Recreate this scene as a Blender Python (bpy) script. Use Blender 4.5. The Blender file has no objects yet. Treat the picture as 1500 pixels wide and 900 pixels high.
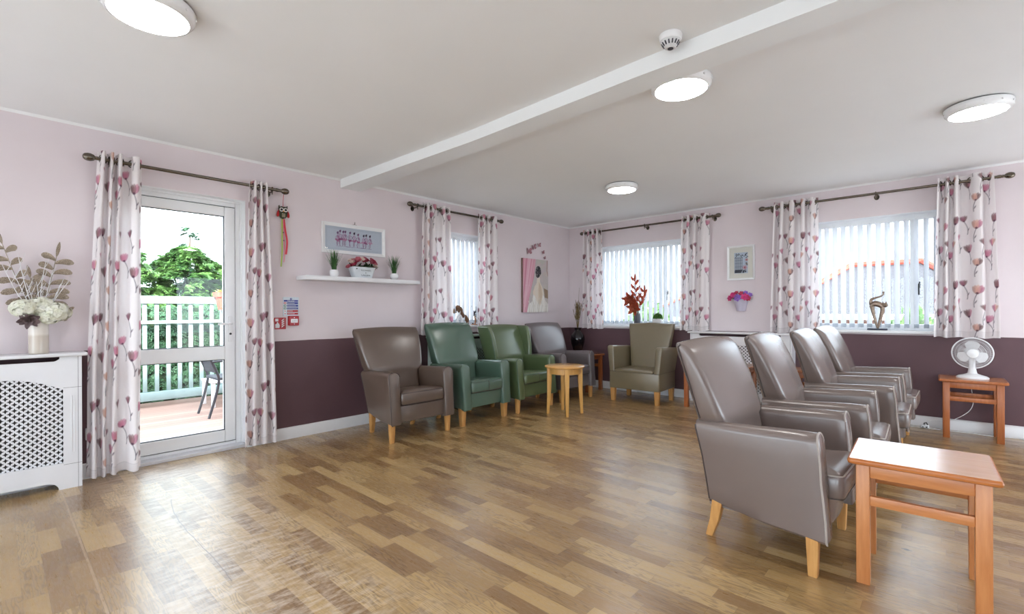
import bpy, math, random
import numpy as np
from mathutils import Vector, Matrix

PI = math.pi
S = bpy.context.scene
C = S.collection
RX = -4.327     # inner face of the left wall
BY = 6.0136     # inner face of the back wall
CH = 2.40       # ceiling height
DADO = 0.868

# ------------------------------------------------------------------ materials
def srgb(r, g, b):
    def f(c):
        c /= 255.0
        return c / 12.92 if c <= 0.04045 else ((c + 0.055) / 1.055) ** 2.4
    return (f(r), f(g), f(b), 1.0)

class N:
    """small node-graph helper"""
    def __init__(s, name):
        s.m = bpy.data.materials.new(name); s.m.use_nodes = True
        s.t = s.m.node_tree; s.n = s.t.nodes; s.l = s.t.links
        s.b = s.n['Principled BSDF']; s.out = s.n['Material Output']
    def add(s, kind, **kw):
        n = s.n.new(kind)
        for k, v in kw.items():
            setattr(n, k, v)
        return n
    def link(s, a, b): s.l.new(a, b)
    def math(s, op, a, b=None, c=None):
        n = s.add('ShaderNodeMath', operation=op)
        for i, v in enumerate((a, b, c)):
            if v is None: continue
            if isinstance(v, (int, float)): n.inputs[i].default_value = v
            else: s.link(v, n.inputs[i])
        return n.outputs[0]
    def mix(s, f, a, b, mode='MIX'):
        n = s.add('ShaderNodeMix', data_type='RGBA', blend_type=mode)
        for sock, v in ((n.inputs['Factor'], f), (n.inputs[6], a), (n.inputs[7], b)):
            if isinstance(v, (int, float)): sock.default_value = v
            elif isinstance(v, tuple): sock.default_value = v
            else: s.link(v, sock)
        return n.outputs[2]
    def coord(s, which='Object'):
        return s.add('ShaderNodeTexCoord').outputs[which]
    def noise(s, vec, scale, detail=3, rough=0.5):
        n = s.add('ShaderNodeTexNoise')
        n.inputs['Scale'].default_value = scale; n.inputs['Detail'].default_value = detail
        n.inputs['Roughness'].default_value = rough
        s.link(vec, n.inputs['Vector'])
        return n.outputs['Fac']
    def ramp(s, f, stops):
        n = s.add('ShaderNodeValToRGB'); e = n.color_ramp.elements
        while len(e) < len(stops): e.new(0.5)
        for k, (p, c) in zip(e, stops): k.position = p; k.color = c
        s.link(f, n.inputs[0]); return n.outputs[0]
    def bump(s, h, strength, dist=0.002):
        n = s.add('ShaderNodeBump'); n.inputs['Strength'].default_value = strength
        n.inputs['Distance'].default_value = dist
        s.link(h, n.inputs['Height']); s.link(n.outputs[0], s.b.inputs['Normal'])

def mat(name, col, rough=0.5, metal=0.0, var=0.06, scale=12.0, bump=0.0, bscale=200.0, spec=0.5, coat=0.0):
    g = N(name); b = g.b
    b.inputs['Roughness'].default_value = rough; b.inputs['Metallic'].default_value = metal
    b.inputs['Specular IOR Level'].default_value = spec
    b.inputs['Coat Weight'].default_value = coat; b.inputs['Coat Roughness'].default_value = 0.12
    co = g.coord()
    f = g.noise(co, scale)
    dk = tuple(c * (1 - var) for c in col[:3]) + (1,); lt = tuple(min(1, c * (1 + var)) for c in col[:3]) + (1,)
    g.link(g.ramp(f, [(0.3, dk), (0.7, lt)]), b.inputs['Base Color'])
    if bump: g.bump(g.noise(co, bscale, 4), bump, 0.001)
    return g.m

def emit(name, col, strength):
    g = N(name); b = g.b
    b.inputs['Base Color'].default_value = (0.8, 0.8, 0.8, 1)
    b.inputs['Emission Color'].default_value = col; b.inputs['Emission Strength'].default_value = strength
    return g.m

def glass_mat(name, tint=(1, 1, 1, 1), refl=0.5):
    g = N(name); g.n.remove(g.b)
    tr = g.add('ShaderNodeBsdfTransparent'); tr.inputs[0].default_value = tint
    gl = g.add('ShaderNodeBsdfGlossy'); gl.inputs['Roughness'].default_value = 0.0
    fr = g.add('ShaderNodeFresnel'); fr.inputs[0].default_value = 1.4
    mx = g.add('ShaderNodeMixShader')
    g.link(g.math('MULTIPLY', fr.outputs[0], refl), mx.inputs[0])
    g.link(tr.outputs[0], mx.inputs[1]); g.link(gl.outputs[0], mx.inputs[2]); g.link(mx.outputs[0], g.out.inputs[0])
    return g.m

def painted_mat(name, rough=0.75, trans=0.0, sheen=0.0):
    """surface print stored as the mesh's own colour attribute"""
    g = N(name); b = g.b
    a = g.add('ShaderNodeAttribute', attribute_name='print')
    g.link(a.outputs['Color'], b.inputs['Base Color'])
    b.inputs['Roughness'].default_value = rough
    b.inputs['Specular IOR Level'].default_value = 0.25
    g.bump(g.noise(g.coord(), 900.0, 2), 0.08, 0.0006)
    if trans:
        t = g.add('ShaderNodeBsdfTranslucent'); g.link(a.outputs['Color'], t.inputs[0])
        mx = g.add('ShaderNodeMixShader'); mx.inputs[0].default_value = trans
        g.link(b.outputs[0], mx.inputs[1]); g.link(t.outputs[0], mx.inputs[2]); g.link(mx.outputs[0], g.out.inputs[0])
    return g.m

def wall_mat(name):
    """pink emulsion above, plum dado below"""
    g = N(name)
    co = g.coord(); sep = g.add('ShaderNodeSeparateXYZ'); g.link(co, sep.inputs[0])
    wob = g.math('MULTIPLY', g.math('SUBTRACT', g.noise(co, 5.0), 0.5), 0.006)
    up = g.math('GREATER_THAN', g.math('ADD', sep.outputs['Z'], wob), DADO)
    n1 = g.noise(co, 1.6, 4)
    pink = g.ramp(n1, [(0.3, srgb(222, 210, 214)), (0.7, srgb(229, 218, 222))])
    plum = g.ramp(n1, [(0.3, srgb(96, 72, 78)), (0.7, srgb(106, 80, 86))])
    g.link(g.mix(up, plum, pink), g.b.inputs['Base Color'])
    g.b.inputs['Roughness'].default_value = 0.55
    g.b.inputs['Specular IOR Level'].default_value = 0.35
    g.bump(g.noise(co, 160.0, 4), 0.12, 0.001)
    return g.m

def floor_mat():
    g = N('vinyl plank floor')
    co = g.coord(); sep = g.add('ShaderNodeSeparateXYZ'); g.link(co, sep.inputs[0])
    x, y = sep.outputs['X'], sep.outputs['Y']
    RH, BL = 0.073, 0.33
    yr = g.math('DIVIDE', y, RH); row = g.math('FLOOR', yr)
    wn = g.add('ShaderNodeTexWhiteNoise', noise_dimensions='1D'); g.link(row, wn.inputs['W'])
    xo = g.math('ADD', g.math('DIVIDE', x, BL), g.math('MULTIPLY', wn.outputs['Value'], 7.3)); col = g.math('FLOOR', xo)
    cv = g.add('ShaderNodeCombineXYZ'); g.link(row, cv.inputs[0]); g.link(col, cv.inputs[1])
    w2 = g.add('ShaderNodeTexWhiteNoise', noise_dimensions='2D'); g.link(cv.outputs[0], w2.inputs['Vector'])
    rnd = w2.outputs['Value']
    tone = g.ramp(rnd, [(0.0, srgb(146, 112, 70)), (0.25, srgb(164, 130, 84)), (0.5, srgb(180, 147, 97)), (0.75, srgb(194, 161, 109)), (1.0, srgb(206, 174, 122))])
    # grain: coordinates stretched along the board, shifted per board
    gv = g.add('ShaderNodeCombineXYZ')
    g.link(g.math('ADD', g.math('MULTIPLY', x, 3.2), g.math('MULTIPLY', rnd, 91.0)), gv.inputs[0])
    g.link(g.math('ADD', g.math('MULTIPLY', y, 24.0), g.math('MULTIPLY', rnd, 37.0)), gv.inputs[1])
    fine = g.noise(gv.outputs[0], 3.5, 5, 0.65)
    broad = g.noise(gv.outputs[0], 0.9, 2)
    rings = g.math('SINE', g.math('MULTIPLY', broad, 70.0))
    ringy = g.math('MULTIPLY', g.math('GREATER_THAN', g.math('FRACT', g.math('MULTIPLY', rnd, 17.0)), 0.45), g.math('MAXIMUM', rings, 0.0))
    dark = g.mix(g.math('MULTIPLY', g.math('POWER', fine, 2.0), 0.95), tone, srgb(88, 60, 38))
    dark = g.mix(g.math('MULTIPLY', ringy, 0.42), dark, srgb(84, 58, 40))
    # joints
    fy = g.math('ABSOLUTE', g.math('SUBTRACT', g.math('FRACT', yr), 0.5)); fx = g.math('ABSOLUTE', g.math('SUBTRACT', g.math('FRACT', xo), 0.5))
    joint = g.math('MAXIMUM', g.math('GREATER_THAN', fy, 0.487), g.math('GREATER_THAN', fx, 0.4965))
    base = g.mix(g.math('MULTIPLY', joint, 0.30), dark, srgb(80, 56, 40))
    # welded sheet seam along the room and pale worn scuffs plus painted glare in the walkway from the door
    seam = g.math('LESS_THAN', g.math('ABSOLUTE', g.math('SUBTRACT', y, 0.285)), 0.004)
    base = g.mix(g.math('MULTIPLY', seam, 0.6), base, srgb(196, 170, 140))
    wy = g.math('DIVIDE', g.math('SUBTRACT', y, 0.78), 0.42)
    walk = g.math('MAXIMUM', g.math('SUBTRACT', 1.0, g.math('MULTIPLY', wy, wy)), 0.0)
    sv = g.add('ShaderNodeCombineXYZ'); g.link(g.math('MULTIPLY', x, 14.0), sv.inputs[0]); g.link(g.math('MULTIPLY', y, 5.0), sv.inputs[1])
    scuff_glare = g.math('MULTIPLY', g.ramp(g.noise(sv.outputs[0], 2.0, 6, 0.7), [(0.44, (0, 0, 0, 1)), (0.62, (1, 1, 1, 1))]), walk)
    base = g.mix(g.math('MULTIPLY', scuff_glare, 0.6), base, srgb(216, 200, 182))
    # a curved hairline scratch in the walkway and a small black scuff under the foreground table
    q = g.math('ADD', x, 2.8); cub = g.math('ADD', 0.67012, g.math('MULTIPLY', q, g.math('ADD', 0.01427, g.math('MULTIPLY', q, g.math('ADD', 0.04978, g.math('MULTIPLY', q, -0.13685))))))
    cub = g.math('ADD', cub, g.math('MULTIPLY', g.math('SUBTRACT', g.noise(co, 14.0, 2), 0.5), 0.012))
    line = g.math('MULTIPLY', g.math('LESS_THAN', g.math('ABSOLUTE', g.math('SUBTRACT', y, cub)), 0.0022), g.math('LESS_THAN', g.math('ABSOLUTE', g.math('ADD', x, 2.83)), 0.62))
    base = g.mix(g.math('MULTIPLY', line, 0.75), base, srgb(92, 66, 52))
    ex = g.math('DIVIDE', g.math('ADD', x, 0.158), 0.022); ey = g.math('DIVIDE', g.math('SUBTRACT', y, 2.876), 0.010)
    rr_ = g.math('ADD', g.math('ADD', g.math('MULTIPLY', ex, ex), g.math('MULTIPLY', ey, ey)), g.math('MULTIPLY', g.math('SUBTRACT', g.noise(co, 60.0, 2), 0.5), 2.4))
    base = g.mix(g.math('MULTIPLY', g.math('LESS_THAN', rr_, 0.8), 0.85), base, srgb(40, 34, 32))
    g.link(base, g.b.inputs['Base Color'])
    ro = g.math('ADD', g.math('MULTIPLY', fine, 0.12), 0.23)
    g.link(g.math('ADD', ro, g.math('MULTIPLY', walk, 0.06)), g.b.inputs['Roughness'])
    g.b.inputs['Specular IOR Level'].default_value = 0.7
    g.b.inputs['Coat Weight'].default_value = 0.42; g.link(g.math('ADD', g.math('MULTIPLY', fine, 0.12), g.math('ADD', g.math('MULTIPLY', walk, 0.08), 0.21)), g.b.inputs['Coat Roughness']); g.b.inputs['Coat IOR'].default_value = 1.6
    h = g.math('SUBTRACT', g.math('MULTIPLY', fine, 0.35), joint)
    g.bump(h, 0.12, 0.001)
    return g.m

def wood_mat(name, c0, c1, rough=0.35, axis='Z', coat=0.0):
    g = N(name); co = g.coord()
    mp = g.add('ShaderNodeMapping'); g.link(co, mp.inputs[0])
    sc = {'X': (3, 30, 30), 'Y': (30, 3, 30), 'Z': (30, 30, 3)}[axis]
    mp.inputs['Scale'].default_value = sc
    f = g.noise(mp.outputs[0], 1.6, 5, 0.6)
    g.link(g.ramp(f, [(0.3, c0), (0.7, c1)]), g.b.inputs['Base Color'])
    g.b.inputs['Roughness'].default_value = rough
    g.b.inputs['Coat Weight'].default_value = coat; g.b.inputs['Coat Roughness'].default_value = 0.24
    return g.m

def leather(name, col, rough=0.33):
    g = N(name); co = g.coord()
    v = g.add('ShaderNodeTexVoronoi'); v.inputs['Scale'].default_value = 420.0; g.link(co, v.inputs['Vector'])
    f = g.noise(co, 4.0, 3)
    dk = tuple(c * 0.97 for c in col[:3]) + (1,); lt = tuple(c * 1.03 for c in col[:3]) + (1,)
    g.link(g.ramp(f, [(0.3, dk), (0.7, lt)]), g.b.inputs['Base Color'])
    g.b.inputs['Roughness'].default_value = rough
    g.b.inputs['Specular IOR Level'].default_value = 0.85
    n1 = g.add('ShaderNodeBump'); n1.inputs['Strength'].default_value = 0.10; n1.inputs['Distance'].default_value = 0.0006
    g.link(v.outputs['Distance'], n1.inputs['Height'])
    n2 = g.add('ShaderNodeBump'); n2.inputs['Strength'].default_value = 0.06; n2.inputs['Distance'].default_value = 0.010
    g.link(g.noise(co, 5.0, 2), n2.inputs['Height']); g.link(n1.outputs[0], n2.inputs['Normal'])
    g.link(n2.outputs[0], g.b.inputs['Normal'])
    return g.m

def leaf_mat(name, c0, c1, scale=6.0, rough=0.55, trans=0.25):
    g = N(name)
    f = g.noise(g.coord(), scale, 4, 0.6)
    colr = g.ramp(f, [(0.3, c0), (0.7, c1)])
    g.link(colr, g.b.inputs['Base Color']); g.b.inputs['Roughness'].default_value = rough
    if trans:
        t = g.add('ShaderNodeBsdfTranslucent'); g.link(colr, t.inputs[0])
        mx = g.add('ShaderNodeMixShader'); mx.inputs[0].default_value = trans
        g.link(g.b.outputs[0], mx.inputs[1]); g.link(t.outputs[0], mx.inputs[2]); g.link(mx.outputs[0], g.out.inputs[0])
    return g.m

M = {}
M['wall'] = wall_mat('pink and plum wall paint')
M['ceiling'] = mat('ceiling emulsion', srgb(240, 240, 241), 0.8, var=0.01, scale=2.0, bump=0.05, bscale=120)
M['beam'] = mat('beam gloss paint', srgb(240, 242, 244), 0.5, var=0.01, scale=3.0)
M['floor'] = floor_mat()
M['upvc'] = mat('white upvc', srgb(240, 241, 243), 0.28, var=0.01)
M['white_paint'] = mat('white satin paint', srgb(232, 232, 236), 0.4, var=0.02, scale=6)
M['white_gloss'] = mat('white gloss', srgb(238, 238, 240), 0.22, var=0.01)
M['white_plastic'] = mat('white plastic', srgb(236, 236, 238), 0.3, var=0.01)
M['ceramic'] = mat('white ceramic', srgb(238, 238, 240), 0.15, var=0.01)
M['glass'] = glass_mat('window glass', (0.97, 0.985, 0.98, 1), 0.7)
M['picture_glass'] = glass_mat('picture glass', (0.98, 0.99, 1, 1), 0.8)
M['pewter'] = mat('antique pewter', srgb(112, 104, 94), 0.22, 1.0, 0.05)
M['chrome'] = mat('chrome', srgb(200, 200, 205), 0.15, 1.0, 0.02)
M['black'] = mat('black plastic', srgb(28, 28, 30), 0.4)
M['rubber'] = mat('dark gasket rubber', srgb(45, 48, 56), 0.6)
M['taupe'] = leather('taupe vinyl upholstery', srgb(117, 103, 98), 0.27)
M['taupe_dark'] = leather('brown taupe vinyl upholstery', srgb(100, 84, 74), 0.28)
M['grey_vinyl'] = leather('grey vinyl upholstery', srgb(108, 100, 102), 0.28)
M['tan'] = leather('olive tan vinyl upholstery', srgb(122, 110, 86), 0.32)
M['green'] = leather('bottle green vinyl upholstery', srgb(82, 106, 92), 0.26)
M['olive_green'] = leather('moss green vinyl upholstery', srgb(86, 102, 70), 0.28)
M['piping_dark'] = mat('dark piping', srgb(74, 62, 58), 0.4)
M['piping_light'] = mat('light piping', srgb(176, 166, 160), 0.35)
M['piping_green'] = mat('green piping', srgb(58, 84, 66), 0.4)
M['leg_oak'] = wood_mat('oak leg wood', srgb(190, 134, 74), srgb(216, 164, 100), 0.4)
M['beech'] = wood_mat('orange beech wood', srgb(190, 118, 66), srgb(212, 144, 90), 0.32)
M['beech_x'] = wood_mat('orange beech rail wood', srgb(188, 116, 64), srgb(212, 144, 90), 0.32, 'X')
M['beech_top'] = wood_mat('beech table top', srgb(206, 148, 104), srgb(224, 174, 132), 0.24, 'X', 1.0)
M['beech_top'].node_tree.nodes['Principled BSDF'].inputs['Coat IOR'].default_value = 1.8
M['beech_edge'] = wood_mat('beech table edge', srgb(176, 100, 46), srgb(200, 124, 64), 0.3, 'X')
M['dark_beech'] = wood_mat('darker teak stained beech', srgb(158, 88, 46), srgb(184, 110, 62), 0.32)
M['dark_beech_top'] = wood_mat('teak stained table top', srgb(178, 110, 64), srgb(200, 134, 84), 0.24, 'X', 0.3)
M['honey'] = wood_mat('honey pine', srgb(206, 152, 78), srgb(226, 176, 104), 0.35)
M['honey_top'] = wood_mat('honey pine top', srgb(204, 146, 70), srgb(226, 172, 98), 0.25, 'X', 0.4)
M['curtain'] = painted_mat('poppy print curtain cloth', 0.85, 0.3)
M['print'] = painted_mat('printed art', 0.6)
M['blind'] = None
def blind_mat():
    g = N('vertical blind fabric'); b = g.b
    b.inputs['Base Color'].default_value = srgb(240, 241, 244); b.inputs['Roughness'].default_value = 0.8
    g.bump(g.noise(g.coord(), 600.0, 2), 0.06, 0.0005)
    t = g.add('ShaderNodeBsdfTranslucent'); t.inputs[0].default_value = srgb(242, 243, 246)
    mx = g.add('ShaderNodeMixShader'); mx.inputs[0].default_value = 0.5
    g.link(b.outputs[0], mx.inputs[1]); g.link(t.outputs[0], mx.inputs[2]); g.link(mx.outputs[0], g.out.inputs[0])
    return g.m
M['blind'] = blind_mat()
M['blind_weight'] = mat('blind weight', srgb(178, 184, 192), 0.5)
M['lamp'] = emit('lit lamp diffuser', (1.0, 0.97, 0.94, 1), 30.0)
M['grey_dark'] = mat('shadow gap grey', srgb(70, 70, 78), 0.7)

# ------------------------------------------------------------------ mesh helpers
class MB:
    def __init__(s): s.v = []; s.f = []
    def add(s, vs, fs):
        o = len(s.v); s.v.extend([tuple(p) for p in vs]); s.f.extend([tuple(i + o for i in f) for f in fs]); return s
    def box(s, x0, x1, y0, y1, z0, z1):
        x0, x1 = min(x0, x1), max(x0, x1); y0, y1 = min(y0, y1), max(y0, y1); z0, z1 = min(z0, z1), max(z0, z1)
        v = [(x0, y0, z0), (x1, y0, z0), (x1, y1, z0), (x0, y1, z0), (x0, y0, z1), (x1, y0, z1), (x1, y1, z1), (x0, y1, z1)]
        return s.add(v, [(0, 3, 2, 1), (4, 5, 6, 7), (0, 1, 5, 4), (1, 2, 6, 5), (2, 3, 7, 6), (3, 0, 4, 7)])
    def loft(s, secs, cap0=True, cap1=True, closed=True):
        n = len(secs[0]); vs = [p for q in secs for p in q]; fs = []
        for i in range(len(secs) - 1):
            for j in range(n if closed else n - 1):
                k = (j + 1) % n
                fs.append((i * n + j, i * n + k, (i + 1) * n + k, (i + 1) * n + j))
        if cap0: fs.append(tuple(range(n - 1, -1, -1)))
        if cap1: fs.append(tuple((len(secs) - 1) * n + j for j in range(n)))
        return s.add(vs, fs)
    def rbox(s, x0, x1, y0, y1, z0, z1, r=0.01, seg=3, rv=None):
        """box with all edges rounded"""
        rv = r if rv is None else rv
        cx, cy, w, d = (x0 + x1) / 2, (y0 + y1) / 2, x1 - x0, y1 - y0
        secs = []
        lv = [(z0 + r * (1 - math.cos(a)), r * (1 - math.sin(a))) for a in [PI / 2 * i / seg for i in range(seg + 1)]]
        lv += [(z1 - r * (1 - math.cos(a)), r * (1 - math.sin(a))) for a in [PI / 2 * (1 - i / seg) for i in range(seg + 1)]]
        for z, ins in lv:
            secs.append([(cx + px, cy + py, z) for px, py in rrect(w - 2 * ins, d - 2 * ins, max(rv - ins, 0.0005), 3)])
        return s.loft(secs)
    def tube(s, pts, r, n=8, caps=True):
        pts = [Vector(p) for p in pts]; m = len(pts)
        rs = r if isinstance(r, (list, tuple)) else [r] * m
        secs = []; up = None
        for i, p in enumerate(pts):
            t = (pts[min(i + 1, m - 1)] - pts[max(i - 1, 0)])
            t = t.normalized() if t.length > 1e-9 else Vector((0, 0, 1))
            if up is None:
                up = Vector((0, 0, 1)) if abs(t.z) < 0.9 else Vector((1, 0, 0))
            a = (up - t * up.dot(t))
            a = a.normalized() if a.length > 1e-6 else t.orthogonal().normalized()
            up = a; b = t.cross(a)
            secs.append([p + (a * math.cos(2 * PI * j / n) + b * math.sin(2 * PI * j / n)) * rs[i] for j in range(n)])
        return s.loft(secs, caps, caps)
    def ring(s, pts, r, n=6):
        """closed tube"""
        pts = [Vector(p) for p in pts]; m = len(pts); secs = []
        c = sum(pts, Vector()) / m
        nv = Vector()
        for i in range(m): nv += (pts[i] - c).cross(pts[(i + 1) % m] - c)
        nv.normalize()
        for i in range(m):
            t = (pts[(i + 1) % m] - pts[i - 1]).normalized(); b = t.cross(nv); b.normalize(); a = b.cross(t)
            secs.append([pts[i] + (a * math.cos(2 * PI * j / n) + b * math.sin(2 * PI * j / n)) * r for j in range(n)])
        secs.append(secs[0])
        return s.loft(secs, False, False)
    def lathe(s, prof, n=24, c=(0, 0, 0), ax='Z', ell=1.0):
        secs = []
        for r, h in prof:
            q = []
            for j in range(n):
                a = 2 * PI * j / n; u, w = r * math.cos(a), r * math.sin(a) * ell
                q.append({'Z': (c[0] + u, c[1] + w, c[2] + h), 'X': (c[0] + h, c[1] + u, c[2] + w), 'Y': (c[0] + w, c[1] + h, c[2] + u)}[ax])
            secs.append(q)
        return s.loft(secs, prof[0][0] > 1e-4, prof[-1][0] > 1e-4)
    def ball(s, c, r, n=12, m=8, sc=(1, 1, 1)):
        secs = [[(c[0] + sc[0] * r * math.sin(t) * math.cos(2 * PI * j / n), c[1] + sc[1] * r * math.sin(t) * math.sin(2 * PI * j / n), c[2] + sc[2] * r * math.cos(t)) for j in range(n)]
                for t in [PI - PI * (i + 0.02) / (m + 0.04) for i in range(m + 1)]]
        return s.loft(secs)
    def prism(s, poly, h0, h1, fn):
        """poly in (u,v), extruded h0..h1, fn maps (u,v,h) to xyz"""
        return s.loft([[fn(u, v, h0) for u, v in poly], [fn(u, v, h1) for u, v in poly]])
    def quad(s, a, b, c, d): return s.add([a, b, c, d], [(0, 1, 2, 3)])
    def build(s, name, m, parent=None, smooth=True, angle=40):
        me = bpy.data.meshes.new(name); me.from_pydata(s.v, [], s.f); me.validate(); me.update()
        import bmesh
        b = bmesh.new(); b.from_mesh(me); bmesh.ops.recalc_face_normals(b, faces=b.faces); b.to_mesh(me); b.free()
        if smooth:
            me.polygons.foreach_set('use_smooth', [True] * len(me.polygons)); me.set_sharp_from_angle(angle=math.radians(angle))
        if m: me.materials.append(m)
        o = bpy.data.objects.new(name, me); C.objects.link(o)
        if parent: o.parent = parent
        return o

def rrect(w, d, r, seg=4):
    r = min(r, w / 2 - 1e-4, d / 2 - 1e-4); pts = []
    for cx, cy, a0 in ((w / 2 - r, d / 2 - r, 0), (-w / 2 + r, d / 2 - r, PI / 2), (-w / 2 + r, -d / 2 + r, PI), (w / 2 - r, -d / 2 + r, 1.5 * PI)):
        for i in range(seg + 1):
            a = a0 + PI / 2 * i / seg; pts.append((cx + r * math.cos(a), cy + r * math.sin(a)))
    return pts

def lerp(a, b, t): return a + (b - a) * t
def interp(x, xs, ys): return float(np.interp(x, xs, ys))

def tag(o, label, cat, group=None, kind=None):
    o['label'] = label; o['category'] = cat
    if group: o['group'] = group
    if kind: o['kind'] = kind
    return o
def thing(name, label, cat, loc=(0, 0, 0), rz=0.0, group=None):
    o = bpy.data.objects.new(name, None); C.objects.link(o); o.empty_display_size = 0.05
    o.location = loc; o.rotation_euler = (0, 0, rz)
    return tag(o, label, cat, group)
def struct(o, label=None, cat=None):
    o['kind'] = 'structure'
    if label: o['label'] = label
    if cat: o['category'] = cat
    return o
def dup(root, loc, rz, label, group=None):
    r = root.copy(); C.objects.link(r); r.location = loc; r.rotation_euler = (0, 0, rz); r['label'] = label
    if group: r['group'] = group
    for ch in list(root.children):
        c = ch.copy(); C.objects.link(c); c.parent = r
        for g in list(ch.children):
            d = g.copy(); C.objects.link(d); d.parent = c
    return r
def plabel(o, text): o['label'] = text; return o
WL = lambda a, d, z: (RX + d, a, z)       # along left wall, out from it, height
WB = lambda a, d, z: (a, BY - d, z)       # along back wall
def mbox(mb, fn, a0, a1, d0, d1, z0, z1):
    p, q = fn(a0, d0, z0), fn(a1, d1, z1); return mb.box(p[0], q[0], p[1], q[1], z0, z1)

# ------------------------------------------------------------------ camera and world
cam_d = bpy.data.cameras.new('camera'); cam = bpy.data.objects.new('camera', cam_d); C.objects.link(cam)
cam_d.sensor_width = 36.0; cam_d.lens = 698.98 / 1500 * 36; cam_d.shift_y = (456.37 - 450) / 1500
cam_d.clip_start = 0.05; cam_d.clip_end = 300
cam.location = (0, 0, 1.1195)
cam.matrix_world = Matrix.Translation((0, 0, 1.1195)) @ Matrix.Rotation(math.radians(42.618), 4, 'Z') @ Matrix.Rotation(PI / 2, 4, 'X') @ Matrix.Rotation(-0.005, 4, 'Z')
S.camera = cam
w = bpy.data.worlds.new('overcast sky'); S.world = w; w.use_nodes = True
wn = w.node_tree.nodes; wl = w.node_tree.links
bg = wn['Background']
tc = wn.new('ShaderNodeTexCoord'); nz = wn.new('ShaderNodeTexNoise'); nz.inputs['Scale'].default_value = 2.5; nz.inputs['Detail'].default_value = 4
rp = wn.new('ShaderNodeValToRGB'); rp.color_ramp.elements[0].position = 0.3; rp.color_ramp.elements[1].position = 0.7
rp.color_ramp.elements[0].color = (0.74, 0.86, 1.0, 1); rp.color_ramp.elements[1].color = (0.84, 0.92, 1.0, 1)
wl.new(tc.outputs['Generated'], nz.inputs['Vector']); wl.new(nz.outputs['Fac'], rp.inputs[0]); wl.new(rp.outputs[0], bg.inputs['Color'])
bg.inputs['Strength'].default_value = 6.2
vs = S.view_settings; vs.view_transform = 'Standard'; vs.look = 'None'; vs.gamma = 1.0; vs.use_curve_mapping = False; vs.exposure = 0.38
sd = bpy.data.lights.new('sun', 'SUN'); sd.energy = 20.0; sd.angle = math.radians(6); sd.color = (1.0, 0.98, 0.95)
so = bpy.data.objects.new('sun', sd); C.objects.link(so); _el = math.radians(31); so.rotation_euler = Vector((-0.80 * math.cos(_el), 0.60 * math.cos(_el), -math.sin(_el))).to_track_quat('-Z', 'Y').to_euler()

# ------------------------------------------------------------------ room shell
X1, Y0, WT = 3.2, -2.6, 0.25
DOOR = (0.50, 1.425, 0.0, 2.052)
WIN1 = (3.36, 4.26, 0.955, 2.06)
WIN2 = (-3.86, -2.40, 0.91, 2.05)
WIN3 = (-1.20, -0.03, 0.91, 2.06)
WINR = [(-3.9, -2.1, 0.12, 1.95), (-1.7, 0.1, 0.12, 1.95), (0.5, 2.6, 0.12, 1.95)]   # unseen rear wall openings, added to let daylight in behind the camera
def wall(name, fn, a0, a1, holes, t=WT):
    mb = MB(); cuts = sorted({a0, a1} | {h[0] for h in holes} | {h[1] for h in holes})
    for p, q in zip(cuts[:-1], cuts[1:]):
        z = 0.0
        for h in holes:
            if h[0] <= p + 1e-6 and q - 1e-6 <= h[1]:
                if h[2] > z + 1e-6: mbox(mb, fn, p, q, 0, -t, z, h[2])
                z = h[3]
        mbox(mb, fn, p, q, 0, -t, z, CH)
    return struct(mb.build(name, M['wall'], smooth=False))
wall('wall_left', WL, Y0 - WT, BY + WT, [DOOR, WIN1])
wall('wall_back', WB, RX, X1, [WIN2, WIN3])
WRt = lambda a, d, z: (X1 - d, a, z)
WRr = lambda a, d, z: (a, Y0 + d, z)
WINS = [(2.6, 5.4, 0.12, 1.95)]   # unseen right wall opening, added to brighten the ceiling
wall('wall_right', WRt, Y0 - WT, BY + WT, WINS)
wall('wall_rear', WRr, RX, X1, WINR)
struct(MB().box(RX - WT, X1 + WT, Y0 - WT, BY + WT, -0.12, 0.0).build('floor', M['floor'], smooth=False))
struct(MB().box(RX - WT, X1 + WT, Y0 - WT, BY + WT, CH, CH + 0.15).build('ceiling', M['ceiling'], smooth=False))
struct(MB().box(RX + 0.02, X1 - 0.02, Y0 + 0.02, -0.6, 0.0, 0.004).build('bounce_floor_rear', mat('pale light bounce', srgb(226, 226, 228), 0.6, var=0.03), smooth=False))  # pale unseen floor area, added to bounce sunlight up to the ceiling
struct(MB().box(1.0, X1 - 0.02, 0.6, BY - 0.1, 0.0, 0.004).build('bounce_floor_right', mat('pale light bounce right', srgb(226, 226, 230), 0.6, var=0.03), smooth=False))  # second added reflector area, unseen at the right, lifts the ceiling light
# ceiling beam
bm = MB(); bz = 2.318
sec = lambda x, y0, y1: [(x, y0, bz), (x, y1, bz), (x, y1, CH + 0.01), (x, y0, CH + 0.01)]
bm.loft([sec(RX, 2.268, 2.475), sec(-2.5, 2.285, 2.46), sec(-1.2, 2.235, 2.41), sec(0.0, 2.215, 2.38), sec(X1, 2.16, 2.33)])
struct(bm.build('trim_1', M['beam'], smooth=False), 'white boxed-in beam running across the ceiling', 'beam')
# small coving bead where walls meet the ceiling
cv = MB()
for fn, a0, a1 in ((WL, Y0, BY), (WB, RX, X1)):
    cv.loft([[fn(a, 0.0, CH - 0.016), fn(a, 0.006, CH - 0.010), fn(a, 0.012, CH - 0.004), fn(a, 0.016, CH), fn(a, 0.0, CH)] for a in (a0, a1)])
struct(cv.build('trim_2', M['ceiling']))
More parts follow.
